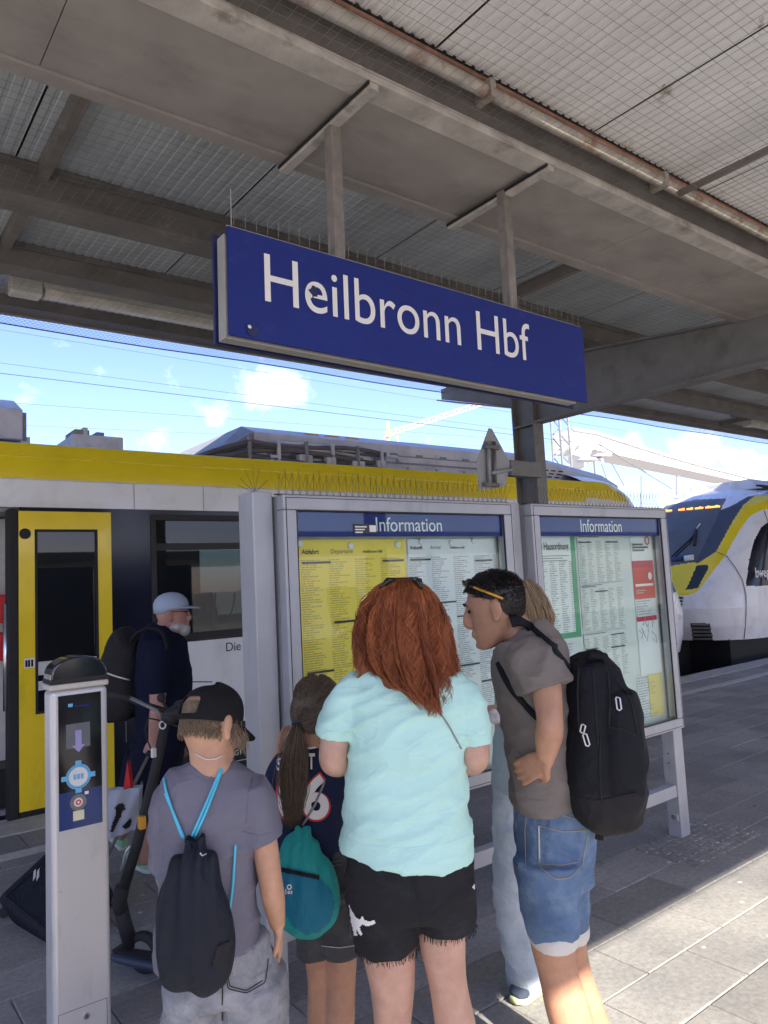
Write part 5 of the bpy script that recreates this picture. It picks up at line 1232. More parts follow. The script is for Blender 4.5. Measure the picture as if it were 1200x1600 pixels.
hm_ = MB(); hm_.rings([[HP((.0735-.014*max(0, -z)/.04-.012*max(0, z-.03)/.03)*math.cos(6.2832*j/40), -.006+(.0965-.012*max(0, -z)/.04)*math.sin(6.2832*j/40)*(1 if math.sin(6.2832*j/40) < .1 else .5), z) for j in range(40)] for z in (-.026, -.01, .01, .04, .062)]); hm_.build('hair_mass', 'hairboy', f.e, smooth=True)
nk = []
for i in range(15): t = i/14; nk.append((305+47*t, 1178+10*math.sin(math.pi*t)+0*t))
skb = bvh([c for c in f.e.children if c.name.startswith('body')][0]); cord_on(f, [nk[0], nk[5], nk[10], nk[14]], skb, .0016, 'necklace', 'zip', .003, 6)
def sack(fig, rows, m, name, nfold=9, amp=.011, seed=0, e=None):     # gathered drawstring bag
    pts = [fig.J(r[0], r[1], r[4]) for r in rows]; mb = MB(); mb.loft(pts, [(fig.m(r[2]), r[3]) for r in rows], RT, 64, 8, sq=2.3)
    me = mb.mesh(); zs_ = [v.co.z for v in me.vertices]; z1 = max(zs_); z0 = min(zs_)
    me.update(); nr = [v.normal.copy() for v in me.vertices]
    for v, n_ in zip(me.vertices, nr):
        t = (z1-v.co.z)/(z1-z0); u = v.co.dot(RT); g = math.exp(-t*3.2)
        v.co += n_*(amp*.55*math.sin(u*62+seed+2*noise.noise(V((u*5, v.co.z*3, seed))))*(1-.5*t)+amp*g*math.sin(u*190*(1-t*.5)+seed)+amp*.9*(noise.noise(V((u*9+seed, v.co.z*4, seed)))+.6*noise.noise(V((u*22, v.co.z*11+seed, 1)))))
    return put(me, name, m, e or fig.e)
bg_ = thing('drawstring_bag', 'black drawstring bag with light blue cords on the back of the boy in the cap', 'bag', f.b, 0); bg_['group'] = 'drawstring bags'
so1 = sack(f, [(306, 1311, 12, .010, -.125), (307, 1320, 18, .014, -.126), (306, 1345, 34, .032, -.135), (303, 1395, 49, .046, -.145), (302, 1450, 56, .054, -.15), (303, 1500, 56, .054, -.15), (299, 1530, 48, .042, -.145), (297, 1545, 34, .018, -.14)], 'bagblack', 'pouch', seed=2, e=bg_)
tbag = bvh(so1)
class _B: pass
fb_ = _B(); fb_.e = bg_; fb_.b = f.b; fb_.d = f.d
for pp in ([(256, 1216), (259, 1235), (272, 1275), (286, 1312)], [(351, 1187), (335, 1225), (318, 1265), (297, 1313)], [(352, 1187), (338, 1227), (322, 1268), (302, 1313)], [(258, 1240), (276, 1282), (289, 1313)], [(368, 1320), (364, 1380), (358, 1430), (353, 1478)]): cord_on(fb_, pp, tb, .0035, 'cord', 'cord', .010, 10)
patch_on(fb_, [(340, 1478), (362, 1470), (362, 1502), (345, 1510), (330, 1515)], tbag, 'corner_patch', 'packgrey', .006, 16)
patch_on(fb_, [(312, 1334), (316, 1338), (322, 1335), (323, 1333), (316, 1336), (313, 1331)], tbag, 'logo', 'zip', .004, 20)
# ------------------------------------------------------------------ girl in jersey
d = 2.45
bs_ = atD(515, 1350, d); f = Fig('person', 'girl with long ponytail in navy number jersey, hand on the board post', 'person', (bs_.x, bs_.y, 0), d); J = f.J
sk = MB(); hf = (FW*.9+RT*.35).normalized()
P = headm(sk, J(497, 1108, .03), hf, UP, .93)
f.rows(sk, [(493, 1130, 22, .045), (490, 1165, 22, .045), (487, 1185, 40, .05)])
a, b, c_ = J(432, 1215, .02), J(422, 1262, .02), J(436, 1178, .16)
armm(sk, a, b, c_, .035, .031, .02); handm(sk, c_, J(440, 1148, .20)-c_, RT, .13, .55, 1)
a, b, c_ = J(533, 1215, .02), J(540, 1280, .05), J(525, 1290, .2)
limb(sk, [a, b], [(.036, .036), (.031, .031)]); limb(sk, [b, c_], [(.031, .031), (.02, .017)]); handm(sk, c_, FW, UP, .13, .8, -1)
for rw in ([(497, 1440, 26, .062), (500, 1490, 24, .058), (502, 1540, 21, .05), (500, 1590, 20, .05, -.02), (499, 1650, 17, .042, -.02), (498, 1712, 12, .03, 0)], [(532, 1440, 27, .062, -.02), (533, 1490, 25, .058, -.03), (533, 1540, 22, .05, -.03), (532, 1590, 22, .05, -.05), (531, 1650, 18, .042, -.05), (530, 1712, 12, .03, -.02)]): f.rows(sk, rw)
sk.ell(J(485, 1260), (.09, .06, .18)); f.skin(sk, 'body', 'skinM', .006, 4)
for px, dd in ((498, 0), (531, -.03)):
    g_ = atD(px, 1740, d+dd); g_.z = 0; shoe(f, g_+FW*.13, g_-FW*.09, 'shoe', 'shoewhite', 'shoewhite')
sh = MB(); f.rows(sh, [(488, 1160, 24, .05), (486, 1172, 38, .062), (485, 1188, 54, .076), (485, 1215, 56, .084), (485, 1270, 54, .088), (486, 1320, 55, .092), (488, 1345, 56, .094)], sub=6)
f.rows(sh, [(445, 1190, 17, .046, .01), (433, 1212, 17, .046, .02), (424, 1240, 16, .045, .02)]); f.rows(sh, [(526, 1190, 17, .046, .01), (534, 1215, 17, .046, .02), (540, 1245, 16, .045, .02)])
jo_ = f.skin(sh, 'jersey', 'jersey', .007, 4, (.005, (6, 6, 10), 4, .8)); tj = bvh(jo_)
for yy, m_, r_ in ((1157, 'letterW', .004), (1161, 'red', .004), (1165, 'letterW', .004)): cord_on(f, [(472, yy+3), (485, yy+4), (500, yy+1)], tj, r_, 'collar_stripe', m_, .002, 10)
def jt(txt, x0, y0, x1, y1, m, off):                # letter laid on the back of the jersey, filling a picture box
    me = text_mesh(txt, 1.0, bold=.03); xs_ = [v.co.x for v in me.vertices]; ys_ = [v.co.y for v in me.vertices]; a0, a1, b0, b1 = min(xs_), max(xs_), min(ys_), max(ys_); o0 = O-f.b
    bm = bmesh.new(); bm.from_mesh(me); bmesh.ops.triangulate(bm, faces=bm.faces); bmesh.ops.subdivide_edges(bm, edges=bm.edges, cuts=2, use_grid_fill=True); bm.to_mesh(me); bm.free()
    for v in me.vertices:
        px = x0+(v.co.x-a0)/(a1-a0)*(x1-x0); py = y1+(v.co.y-b0)/(b1-b0)*(y0-y1); dr = ray(px, py); h = tj.ray_cast(o0, dr); v.co = (h[0] if h[0] is not None else J(px, py, -.09))-dr*off
    me.materials.append(MT[m]); o = bpy.data.objects.new('lettering', me); C.objects.link(o); o.parent = f.e
jt('S', 432, 1184, 441, 1204, 'letterW', .004); jt('S', 468, 1179, 479, 1201, 'letterW', .004); jt('T', 481, 1177, 492, 1202, 'letterW', .004)
jt('6', 470, 1206, 517, 1284, 'red', .004); jt('6', 473, 1210, 514, 1281, 'letterW', .007); jt('0', 430, 1206, 474, 1284, 'red', .004); jt('0', 434, 1210, 470, 1281, 'letterW', .007)
shor = MB(); f.rows(shor, [(494, 1320, 52, .085), (500, 1370, 56, .094), (504, 1400, 56, .096)]); f.rows(shor, [(492, 1380, 33, .085, .01), (492, 1435, 32, .085, .01), (495, 1484, 31, .08, .01)]); f.rows(shor, [(526, 1380, 34, .085, -.02), (529, 1435, 33, .085, -.03), (530, 1484, 31, .08, -.03)])
so_ = f.skin(shor, 'shorts', 'dkdenim', .007, 4, (.005, (9, 9, 12), 6)); ts_ = bvh(so_)
for pp in ([(505, 1356), (536, 1350)], [(505, 1350), (536, 1344)], [(502, 1478), (530, 1481), (558, 1477)], [(538, 1360), (545, 1410), (548, 1470)], [(528, 1408), (545, 1406)]): cord_on(f, pp, ts_, .0014, 'seam', 'hairgrey' if pp[0][1] > 1470 else 'cable')
# hair pulled into a ponytail
rnd = random.Random(21); lst = []; knot = J(464, 1131, -.06)
for k in range(2200):
    a = rnd.uniform(-2.6, 2.0); z = rnd.uniform(-.07, .1165) if rnd.random() < .55 else rnd.uniform(.07, .1165); ww, ff, bb = None, None, None
    for h0, h1 in zip(HEADS, HEADS[1:]):
        if h0[0] <= z <= h1[0]: t = (z-h0[0])/(h1[0]-h0[0]); ww, ff, bb = [h0[i]+(h1[i]-h0[i])*t for i in (1, 2, 3)]
    yc, hy = (ff+bb)/2, (ff-bb)/2; x = ww*1.08*math.sin(a); y = yc-hy*1.10*math.cos(a)
    if z < -.03 and y > -.03: continue
    if y > .06 and z < .07: continue
    p0 = P(x, y, z*1.06+.003); mid = (p0+knot)/2; cen = P(0, -.01, 0); mid = cen+(mid-cen).normalized()*max((mid-cen).length, .082+.028*abs((mid-cen).normalized().dot(FW))); q1 = cen+(p0*.75+knot*.25-cen).normalized()*max(((p0*.75+knot*.25)-cen).length, .088); q3 = cen+(p0*.25+knot*.75-cen).normalized()*max(((p0*.25+knot*.75)-cen).length, .088)
    lst.append([p0, q1, mid, q3, knot+V((rnd.uniform(-.01, .01), rnd.uniform(-.01, .01), rnd.uniform(-.008, .008)))])
for k in range(1100):
    u = rnd.gauss(0, 1)*.45; v_ = rnd.gauss(0, 1)*.45; ph = rnd.uniform(0, 6.3); pts = []; ye = rnd.uniform(1240, 1296)
    for i in range(14):
        t = i/13; y = 1131+(ye-1131)*t; wd = interp(t, [(0, 3), (.12, 9), (.4, 17), (.7, 19), (1.0, 10)]); x = 464-9*math.sin(t*1.6)+2*t+u*wd+math.sin(t*9+ph)*1.6; pts.append(J(x, y, -.06-.055*math.sin(min(1, t*2.5)*1.57)-v_*.022+.01*t))
    lst.append(pts)
strands(lst, 'hair', 'hairash', f.e, .0014)
hm_ = MB(); hm_.ell(P(0, -.010, .02), (.0745, .0985, .0905), Matrix((hf.cross(UP), hf, UP)).transposed(), 16); put(fuse(hm_, .008, 1), 'hair_mass', 'hairash', f.e)
kb = MB(); kb.tube([knot+RT*.014*math.cos(t)+ (UP*.5-FW*.5)*.014*math.sin(t) for t in [i*.5236 for i in range(13)]], .005, 8); kb.build('hair_tie', 'seat', f.e, smooth=True)
tb2 = thing('drawstring_bag', 'teal and blue drawstring bag on the back of the girl in the jersey', 'bag', f.b, 0); tb2['group'] = 'drawstring bags'
so2 = sack(f, [(466, 1291, 9, .010, -.115), (467, 1299, 15, .016, -.12), (469, 1320, 26, .036, -.135), (473, 1350, 38, .055, -.15), (476, 1385, 46, .065, -.155), (479, 1420, 46, .062, -.155), (482, 1446, 36, .045, -.145), (484, 1462, 20, .015, -.14)], 'bagteal', 'pouch', seed=5, amp=.008, e=tb2)
tt = bvh(so2); fb2 = _B(); fb2.e = tb2; fb2.b = f.b; fb2.d = f.d
patch_on(fb2, [(428, 1356), (462, 1362), (499, 1374), (518, 1392), (523, 1415), (517, 1438), (498, 1458), (478, 1461), (458, 1448), (440, 1420), (430, 1388)], tt, 'front_pocket', 'bagblue', .005, 40)
patch_on(fb2, [(427, 1352), (462, 1360), (499, 1368), (499, 1375), (462, 1367), (428, 1360)], tt, 'zip', 'packblack', .008, 60)
n_ = 14
patch_on(fb2, [(452+4*math.cos(6.283*k/n_), 1386+4.5*math.sin(6.283*k/n_)) for k in range(n_)], tt, 'logo', 'letterW', .008, 12); patch_on(fb2, [(452+2*math.cos(6.283*k/n_), 1386+2.4*math.sin(6.283*k/n_)) for k in range(n_)], tt, 'logo', 'bagblue', .010, 8)
for k, x_ in enumerate((446, 449.5, 452, 455)): patch_on(fb2, [(x_, 1392-(3 if k in (0,) else 0)), (x_+2, 1392-(3 if k in (0,) else 0)), (x_+2, 1397), (x_, 1397)], tt, 'logo', 'letterW', .008, 6)
for pp in ([(507, 1222), (492, 1258), (470, 1294)], [(452, 1250), (460, 1275), (465, 1294)]): cord_on(fb2, pp, tj, .004, 'cord', 'cordgrey', .012, 10)
# ------------------------------------------------------------------ man leaning to the board
d = 2.4
bs_ = atD(885, 1350, d); man = f = Fig('person', 'dark-haired man in taupe t-shirt and rolled denim shorts leaning to read, hand on hip', 'person', (bs_.x, bs_.y, 0), d); J = f.J
hf = (-RT*.93+FW*.30-UP*.22).normalized(); hu = (UP-RT*.12).normalized(); sk = MB(); hcn = J(775, 952, .04)
P = headm(sk, hcn, hf, hu, 1.0)
f.rows(sk, [(795, 968, 24, .050, .04), (812, 990, 27, .056, .03), (838, 1016, 36, .065, .02)], side=RT)
for rw in ([(856, 1400, 38, .09, -.06), (862, 1465, 34, .078, -.05), (872, 1520, 30, .068, -.05), (888, 1580, 33, .07, -.07), (905, 1640, 29, .06, -.08), (918, 1720, 19, .042, -.08), (922, 1758, 18, .045, -.08)],
           [(876, 1400, 38, .09, .10), (884, 1465, 32, .078, .11), (898, 1520, 27, .064, .11), (917, 1580, 29, .068, .09), (938, 1640, 25, .058, .08), (950, 1700, 17, .04, .08), (953, 1730, 17, .045, .08)]): f.rows(sk, rw)
# near (left) arm: elbow out towards us, hand on the hip
a, b, c_ = J(850, 1040, -.13), J(860, 1130, -.25), J(853, 1186, -.215)
armm(sk, a, b, c_, .045, .039, .027, .040)
handm(sk, c_, J(812, 1208, -.135)-c_, FW*.8+RT*.5, .175, .16, 1, .28)
a, b = J(835, 1050, .16), J(800, 1140, .28); limb(sk, [a, (a+b)/2, b], [(.05, .05), (.048, .048), (.042, .042)]); c_ = J(840, 1190, .36); limb(sk, [b, c_], [(.042, .042), (.028, .024)]); handm(sk, c_, RT, FW, .17, .6, -1)
sk.ell(J(840, 1150, .03), (.11, .08, .2))
bo = f.skin(sk, 'body', 'skinM', .005, 4)
ev = MB()
R3 = Matrix((hf.cross(hu), hf, hu)).transposed()
for sx in (-1, 1): ev.ell(P(sx*.032, .083, .016), (.013, .006, .006), R3, 8)
ev.build('eyes', 'eye', f.e, smooth=True); ev = MB()
for sx in (-1, 1): ev.tube([P(sx*.014, .096, .036), P(sx*.034, .093, .044), P(sx*.055, .078, .036)], [.003, .0042, .002], 6)
ev.build('eyebrows', 'hairdark', f.e, smooth=True)
ev = MB(); ev.ell(P(0, .0955, -.064), (.021, .007, .0075), R3, 8); ev.build('lips', 'lip', f.e, smooth=True)
rnd = random.Random(9); lst = []
def scalp(a, z, k=1.03):
    for h0, h1 in zip(HEADS, HEADS[1:]):
        if h0[0] <= z <= h1[0]:
            t = (z-h0[0])/(h1[0]-h0[0]); ww, ff, bb = [h0[i]+(h1[i]-h0[i])*t for i in (1, 2, 3)]; return V((ww*k*math.sin(a), (ff+bb)/2+(ff-bb)/2*k*math.cos(a), z*(1+.02*(k-1)*10)))
    return V((0, 0, z))
for k in range(6500):
    a = rnd.uniform(-3.14, 3.14); z = rnd.uniform(-.075, .1165)
    lim = interp(abs(a), [(0, .078), (.7, .075), (1.0, .058), (1.35, .04), (1.62, .028), (1.9, -.02), (2.4, -.062), (3.2, -.072)])
    if z < lim: continue
    p = scalp(a, z); ln = interp(z, [(-.08, .003), (-.01, .004), (.035, .007), (.07, .022), (.117, .032)]); nrm_ = V((p.x, p.y, max(0, p.z)*1.0)).normalized(); fl_ = V((0, .7 if z > .05 else -.2, -.25 if z > .05 else -.8)); dr = (nrm_*.8+fl_*.55+V((rnd.uniform(-.15, .15), rnd.uniform(-.15, .15), rnd.uniform(-.1, .1)))).normalized()
    if z > .05 and p.y > .03: dr = (dr+V((0, .6, .1))).normalized()
    lst.append([P(*p), P(*(p+dr*ln*.5)), P(*(p+dr*ln*.85-V((0, 0, ln*.25))))])
strands(lst, 'hair', 'hairdark', f.e, .0010)
hcap = MB(); vs = []; na, nz_ = 48, 16
for j in range(nz_+1):
    for i in range(na):
        a = -3.1416+6.2832*i/na; lim = interp(abs(a), [(0, .080), (.7, .077), (1.0, .060), (1.35, .046), (1.62, .032), (1.9, -.012), (2.4, -.055), (3.2, -.066)]); z = lim+(.1165-lim)*j/nz_; p = scalp(a, min(z, .1168), 1.03 if z < .04 else 1.035); vs.append(P(*p))
hcap.add(vs, [(j*na+i, j*na+(i+1) % na, (j+1)*na+(i+1) % na, (j+1)*na+i) for j in range(nz_) for i in range(na)]+[tuple(nz_*na+i for i in range(na))]); hcap.build('hair_mass', 'hairdark', f.e, smooth=True)
for sx in (-1, 1): MB().tube([P(sx*.070, .038, .090), P(sx*.081, .0, .064), P(sx*.082, -.045, .030)], [.004, .0045, .004], 8).build('sunglasses_temple', 'shadeframe', f.e, smooth=True)
sl2 = MB()
for sx in (-1, 1): sl2.ell(P(sx*.038, .066, .104), (.034, .008, .020), R3 @ Matrix.Rotation(-.55, 3, 'X') @ Matrix.Rotation(-sx*.25, 3, 'Z'), 10)
sl2.tube([P(-.070, .040, .090), P(-.03, .074, .106), P(.03, .074, .106), P(.070, .040, .090)], .005, 8); sl2.build('sunglasses', 'eye', f.e, smooth=True)
sh = MB(); sd = (RT*.62+FW*.78).normalized()
f.rows(sh, [(815, 985, 30, .055, .03), (825, 1003, 52, .085, .02), (828, 1030, 58, .135, .0), (832, 1070, 57, .150, 0), (839, 1120, 55, .145, 0), (845, 1180, 52, .135, 0), (850, 1230, 52, .130, 0), (853, 1256, 52, .13, 0)], sub=6)
f.rows(sh, [(828, 1018, 40, .062, -.07), (838, 1042, 44, .082, -.12), (850, 1074, 42, .094, -.14)], side=RT); f.rows(sh, [(828, 1030, 34, .055, .12), (815, 1075, 30, .055, .17)])
mo = f.skin(sh, 't_shirt', 'taupe', .0065, 4, (.0105, (5, 5, 9), 14, .9)); tm = bvh(mo)
for pp in ([(808, 1066), (845, 1072), (886, 1060)], [(803, 1246), (845, 1252), (895, 1242)], [(806, 1000), (798, 1020), (812, 1060)]): cord_on(f, pp, tm, .0012, 'shirt_seam', 'taupe', .0005, 14)
shor = MB(); f.rows(shor, [(862, 1240, 60, .125, .02), (866, 1270, 64, .13, .02), (868, 1320, 62, .135, .02), (866, 1370, 58, .13, .02)]); f.rows(shor, [(856, 1340, 52, .110, -.05), (858, 1400, 46, .105, -.06), (862, 1452, 40, .098, -.05)]); f.rows(shor, [(878, 1340, 48, .110, .09), (880, 1400, 40, .105, .10), (884, 1448, 36, .09, .11)])
so_ = f.skin(shor, 'shorts', 'denim', .008, 4, (.007, (8, 8, 7), 9, .7)); tsx = bvh(so_)
cf = MB(); f.rows(cf, [(861, 1441, 38, .103, -.05), (863, 1452, 40, .106, -.05), (864, 1466, 37, .100, -.05)]); put(fuse(cf, .006, 2), 'cuff', 'cuff', f.e); wrinkle(f.e.children[-1].data, .003, (14, 14, 20), 2)
cf = MB(); f.rows(cf, [(884, 1437, 35, .095, .11), (885, 1448, 36, .098, .11), (886, 1458, 34, .093, .11)]); put(fuse(cf, .006, 2), 'cuff', 'cuff', f.e)
for pp in ([(841, 1290), (880, 1300), (919, 1297)], [(843, 1292), (843, 1354), (868, 1374), (890, 1372), (910, 1352), (919, 1300)], [(845, 1350), (875, 1352), (905, 1347)], [(823, 1265), (820, 1300), (822, 1365)], [(848, 1267), (848, 1256)], [(826, 1263), (870, 1272), (920, 1285)]): cord_on(f, pp, tsx, .0016, 'seam', 'seam', .002)
cord_on(f, [(842, 1290), (843, 1352)], tsx, .0028, 'pocket_edge', 'cuff', .002)
for rw in ((921, 1775, -.08), (952, 1745, .08)):
    g_ = atD(*rw[:2], d+rw[2]); g_.z = 0; fd = (-RT*.8+FW*.6).normalized(); shoe(f, g_+fd*.17, g_-fd*.09, 'shoe', 'shoewhite', 'shoewhite')
# backpack
bp_ = thing('backpack', 'black backpack with white zip pulls worn by the leaning man', 'backpack', f.b, 0); bp_['group'] = 'backpacks'
fb3 = _B(); fb3.e = bp_; fb3.b = f.b; fb3.d = f.d
mb = MB(); f.rows(mb, [(916, 1027, 26, .075, -.06), (918, 1036, 36, .10, -.06), (925, 1075, 47, .125, -.06), (933, 1130, 55, .135, -.06), (938, 1190, 60, .14, -.06), (943, 1240, 58, .14, -.06), (946, 1270, 47, .125, -.06), (946, 1286, 34, .09, -.06)], sub=6, sq=3.0)
f.rows(mb, [(955, 1080, 30, .10, -.10), (963, 1130, 34, .11, -.11), (966, 1190, 36, .11, -.11), (964, 1240, 34, .10, -.11), (958, 1268, 26, .08, -.11)], sub=6, sq=3.0)
pk_ = put(fuse(mb, .008, 3), 'main_bag', ['packblack', 'packgrey'], bp_); wrinkle(pk_.data, .006, (9, 9, 8), 5, .5)
for p in pk_.data.polygons:
    q_ = proj(V(p.center)+f.b)
    if q_ and q_[1] > 1238+(q_[0]-880)*.05: p.material_index = 1
tp = bvh(pk_)
for pp in ([(905, 1032), (902, 1080), (904, 1140), (912, 1165)], [(926, 1045), (930, 1100), (935, 1170)], [(950, 1050), (953, 1100), (951, 1140)], [(950, 1135), (975, 1140), (993, 1150)], [(938, 1150), (937, 1200), (940, 1260)], [(884, 1240), (930, 1252), (1000, 1238)], [(960, 1058), (985, 1090), (998, 1150)]): cord_on(fb3, pp, tp, .0035, 'zip_seam', 'packgrey', .001, 12)
hd_ = MB(); hd_.tube([J(918, 1030, -.12), J(926, 1022, -.13), J(944, 1026, -.135), J(952, 1046, -.13)], .014, 8); hd_.build('carry_handle', 'packblack', bp_, smooth=True)
def pull(x0, y0, x1, y1):
    h0 = tp.ray_cast(O-f.b, ray(x0, y0))[0] or J(x0, y0, -.2); h1 = tp.ray_cast(O-f.b, ray(x1, y1))[0] or J(x1, y1, -.2); h0 = h0-ray(x0, y0)*.01; h1 = h1-ray(x1, y1)*.01; ax = (h1-h0); s_ = ax.cross(ray(x0, y0)).normalized()*.006
    MB().tube([h0-s_*.4, h0+ax*.1-s_, h1-ax*.1-s_, h1, h1-ax*.1+s_, h0+ax*.1+s_, h0-s_*.4], .0026, 6).build('zip_pull', 'zip', bp_, smooth=True)
pull(965, 1089, 968, 1110); pull(912, 1132, 909, 1145); pull(913, 1146, 919, 1166)
st_ = MB(); pts = []
for px, py, dd in [(792, 983, 0), (800, 972, 0), (815, 968, 0), (840, 980, 0), (865, 1005, 0), (884, 1028, 0)]:
    h = tm.ray_cast(O-f.b, ray(px, py))[0]; pts.append((h-ray(px, py)*.008) if h is not None else J(px, py, -.06))
pts2 = [J(788, 985, -.02)]+[q_ for q_ in pts[2:]]
pts2 = []
for px, py in [(798, 972), (812, 970), (832, 978), (852, 995), (870, 1014), (888, 1036)]:
    h = tm.ray_cast(O-f.b, ray(px, py+4))[0]; pts2.append((h-ray(px, py)*.006) if h is not None else J(px, py, -.05))
st_.loft(pts2, [(.018, .006)]*len(pts2), (UP*.7-RT*.3+FW*.2), 12, 4); st_.build('strap', 'packblack', bp_, smooth=True)
st_ = MB(); pts2 = []
for px, py in [(778, 1035), (787, 1056), (800, 1078), (818, 1098), (838, 1120), (868, 1140)]:
    h = tm.ray_cast(O-f.b, ray(px, py))[0]; pts2.append((h-ray(px, py)*.006) if h is not None else J(px, py, -.1))
st_.loft(pts2, [(.010, .005)]*len(pts2), (UP*.7+RT*.6), 12, 4); st_.build('strap', 'packblack', bp_, smooth=True)
st_ = MB(); st_.loft([J(935, 1282, -.1), J(938, 1296, -.1), J(936, 1312, -.1)], [(.014, .004)]*3, RT, 10, 3); st_.tube([J(940, 1288, -.1), J(958, 1290, -.12)], .012, 6); st_.build('strap_end', 'packblack', bp_, smooth=True)
# ------------------------------------------------------------------ fair-haired woman half hidden behind the man
d = 3.15
g0 = onZ(815, 1562); f = Fig('person', 'fair-haired woman in pale blue top and light jeans, mostly hidden behind the leaning man', 'person', (g0.x, g0.y, 0), d); J = f.J
sk = MB(); hf = (-RT*.5+FW*.85-UP*.2).normalized(); P = headm(sk, J(815, 950, 0), hf, UP, .95)
f.rows(sk, [(826, 975, 18, .05), (832, 1010, 22, .055)])
a, b, c_ = J(802, 1050, -.02), J(822, 1125, -.02), J(790, 1112, -.16); limb(sk, [a, b], [(.042, .042), (.036, .036)]); limb(sk, [b, (b+c_)/2, c_], [(.036, .036), (.032, .030), (.023, .019)]); handm(sk, c_, J(762, 1112, -.24)-c_, FW*.6-UP*.5, .16, .75, 1)
sk.ell(J(830, 1100), (.1, .08, .25)); f.skin(sk, 'body', 'skinP', .006, 4)
sh = MB(); f.rows(sh, [(832, 995, 28, .055), (832, 1012, 56, .085), (830, 1060, 56, .11), (828, 1120, 54, .115), (826, 1180, 56, .12), (826, 1230, 58, .12)]); f.rows(sh, [(800, 1030, 22, .055, -.05), (800, 1075, 22, .052, -.06), (806, 1110, 20, .05, -.06)]); f.skin(sh, 'blouse', 'paleblue', .009, 4, (.006, (7, 7, 12), 3))
jn = MB(); f.rows(jn, [(826, 1215, 55, .115), (826, 1270, 57, .12), (826, 1310, 55, .115)]); f.rows(jn, [(808, 1290, 34, .10, -.04), (803, 1350, 31, .10, -.05), (803, 1420, 29, .095, -.06), (812, 1480, 27, .095, -.05), (822, 1532, 28, .10, -.03)]); f.rows(jn, [(845, 1290, 32, .09, .06), (850, 1400, 26, .08, .06), (856, 1520, 25, .08, .06)])
f.skin(jn, 'jeans', 'denimL', .008, 4, (.008, (8, 8, 9), 4, .7))
fr = MB(); c_ = J(821, 1532, -.03); rnd = random.Random(8)
for k in range(110):
    a = 6.283*k/110; p = c_+RT*f.m(27.5)*math.cos(a)+FW*.098*math.sin(a)+UP*.012; fr.tube([p, p-UP*rnd.uniform(.018, .034)+V((rnd.uniform(-.008, .008), rnd.uniform(-.008, .008), 0))], .0010, 3)
stuff(fr.build('frayed_hem', 'denimL', f.e))
tx = onZ(803, 1572); hx2 = onZ(846, 1545); shoe(f, tx, hx2, 'shoe', 'shoeblue', 'solelime', .044); shoe(f, onZ(842, 1545), onZ(880, 1525), 'shoe', 'shoeblue', 'solelime', .044)
rnd = random.Random(31); lst = []
for k in range(900):
    th = rnd.uniform(-2.2, 2.2); lay = rnd.random(); y0 = 906+rnd.random()**2*25; ye = rnd.uniform(965, 996); pts = []; ph = rnd.uniform(0, 6)
    for i in range(12):
        t = i/11; y = y0+(ye-y0)*t; wv = interp(y, [(904, 10), (915, 24), (935, 31), (960, 33), (996, 26)]); x = 817+t*19+math.sin(th)*wv*(.85+.15*lay)+math.sin(t*6+ph)*1.2; pts.append(J(x, y, -math.cos(th)*(.085+.02*lay)-.01))
    lst.append(pts)
strands(lst, 'hair', 'hairblond', f.e, .0024)
tis = thing('paper_tissue', 'crumpled white tissue held in the hand between the woman and the man', 'tissue', f.b, 0)
mb = MB(); mb.ell(J(772, 1118, -.25), (.018, .018, .026)); mb.ell(J(775, 1124, -.25), (.012, .016, .022)); me = fuse(mb, .005, 1); wrinkle(me, .008, (60, 60, 60), 3); put(me, 'paper', 'whitepaint', tis)
# ------------------------------------------------------------------ older man walking along the train
d = 4.5
g0 = onZ(225, 1372); f = Fig('person', 'older bearded man in pale blue cap and navy clothes walking along the train', 'person', (g0.x, g0.y, 0), d); J = f.J
sk = MB(); hf = (RT*.97+FW*.22).normalized(); P = headm(sk, J(269, 961, 0), hf, UP, .98)
R3 = Matrix((hf.cross(UP), hf, UP)).transposed()
f.rows(sk, [(261, 972, 13, .052), (255, 990, 16, .06), (250, 1000, 20, .07)])
a, b, c_ = J(247, 1050, -.20), J(246, 1112, -.22), J(240, 1158, -.20); armm(sk, a, b, c_, .05, .043, .029); handm(sk, c_, J(231, 1182, -.18)-c_, FW, .18, .95, 1)
a, b, c_ = J(262, 1050, .2), J(266, 1110, .22), J(276, 1155, .2); limb(sk, [a, b], [(.05, .05), (.043, .043)]); limb(sk, [b, c_], [(.043, .043), (.028, .024)]); handm(sk, c_, V((0, 0, -1))+RT*.3, FW, .17, .7, -1)
for rw in ([(245, 1190, 22, .09, -.08), (236, 1250, 17, .068, -.08), (232, 1290, 16, .062, -.08), (226, 1330, 11, .045, -.08), (224, 1348, 10, .042, -.08)], [(228, 1190, 22, .09, .10), (208, 1245, 17, .068, .1), (196, 1280, 15, .06, .1), (186, 1308, 10, .042, .1)]): f.rows(sk, rw)
sk.ell(J(252, 1080), (.1, .1, .25)); f.skin(sk, 'body', 'skinO', .006, 4)
bd = MB(); bd.ell(P(0, .070, -.092), (.048, .036, .040), R3, 12); bd.ell(P(0, .030, -.072), (.066, .058, .036), R3, 12); me = fuse(bd, .006, 2); wrinkle(me, .004, (80, 80, 80), 1); put(me, 'beard', 'hairgrey', f.e)
ev = MB(); ev.ell(P(.032, .083, .016), (.012, .006, .006), R3, 8); ev.build('eye', 'eye', f.e, smooth=True)
ev = MB(); ev.tube([P(.078, -.005, .022), P(.074, .05, .022), P(.060, .095, .020)], .0022, 6); ev.tube([P(.060, .095, .020), P(.062, .093, -.008), P(.02, .108, -.008), P(.018, .108, .020), P(.060, .095, .020)], .002, 6); ev.build('glasses', 'eye', f.e, smooth=True)
cp = MB(); rings = []
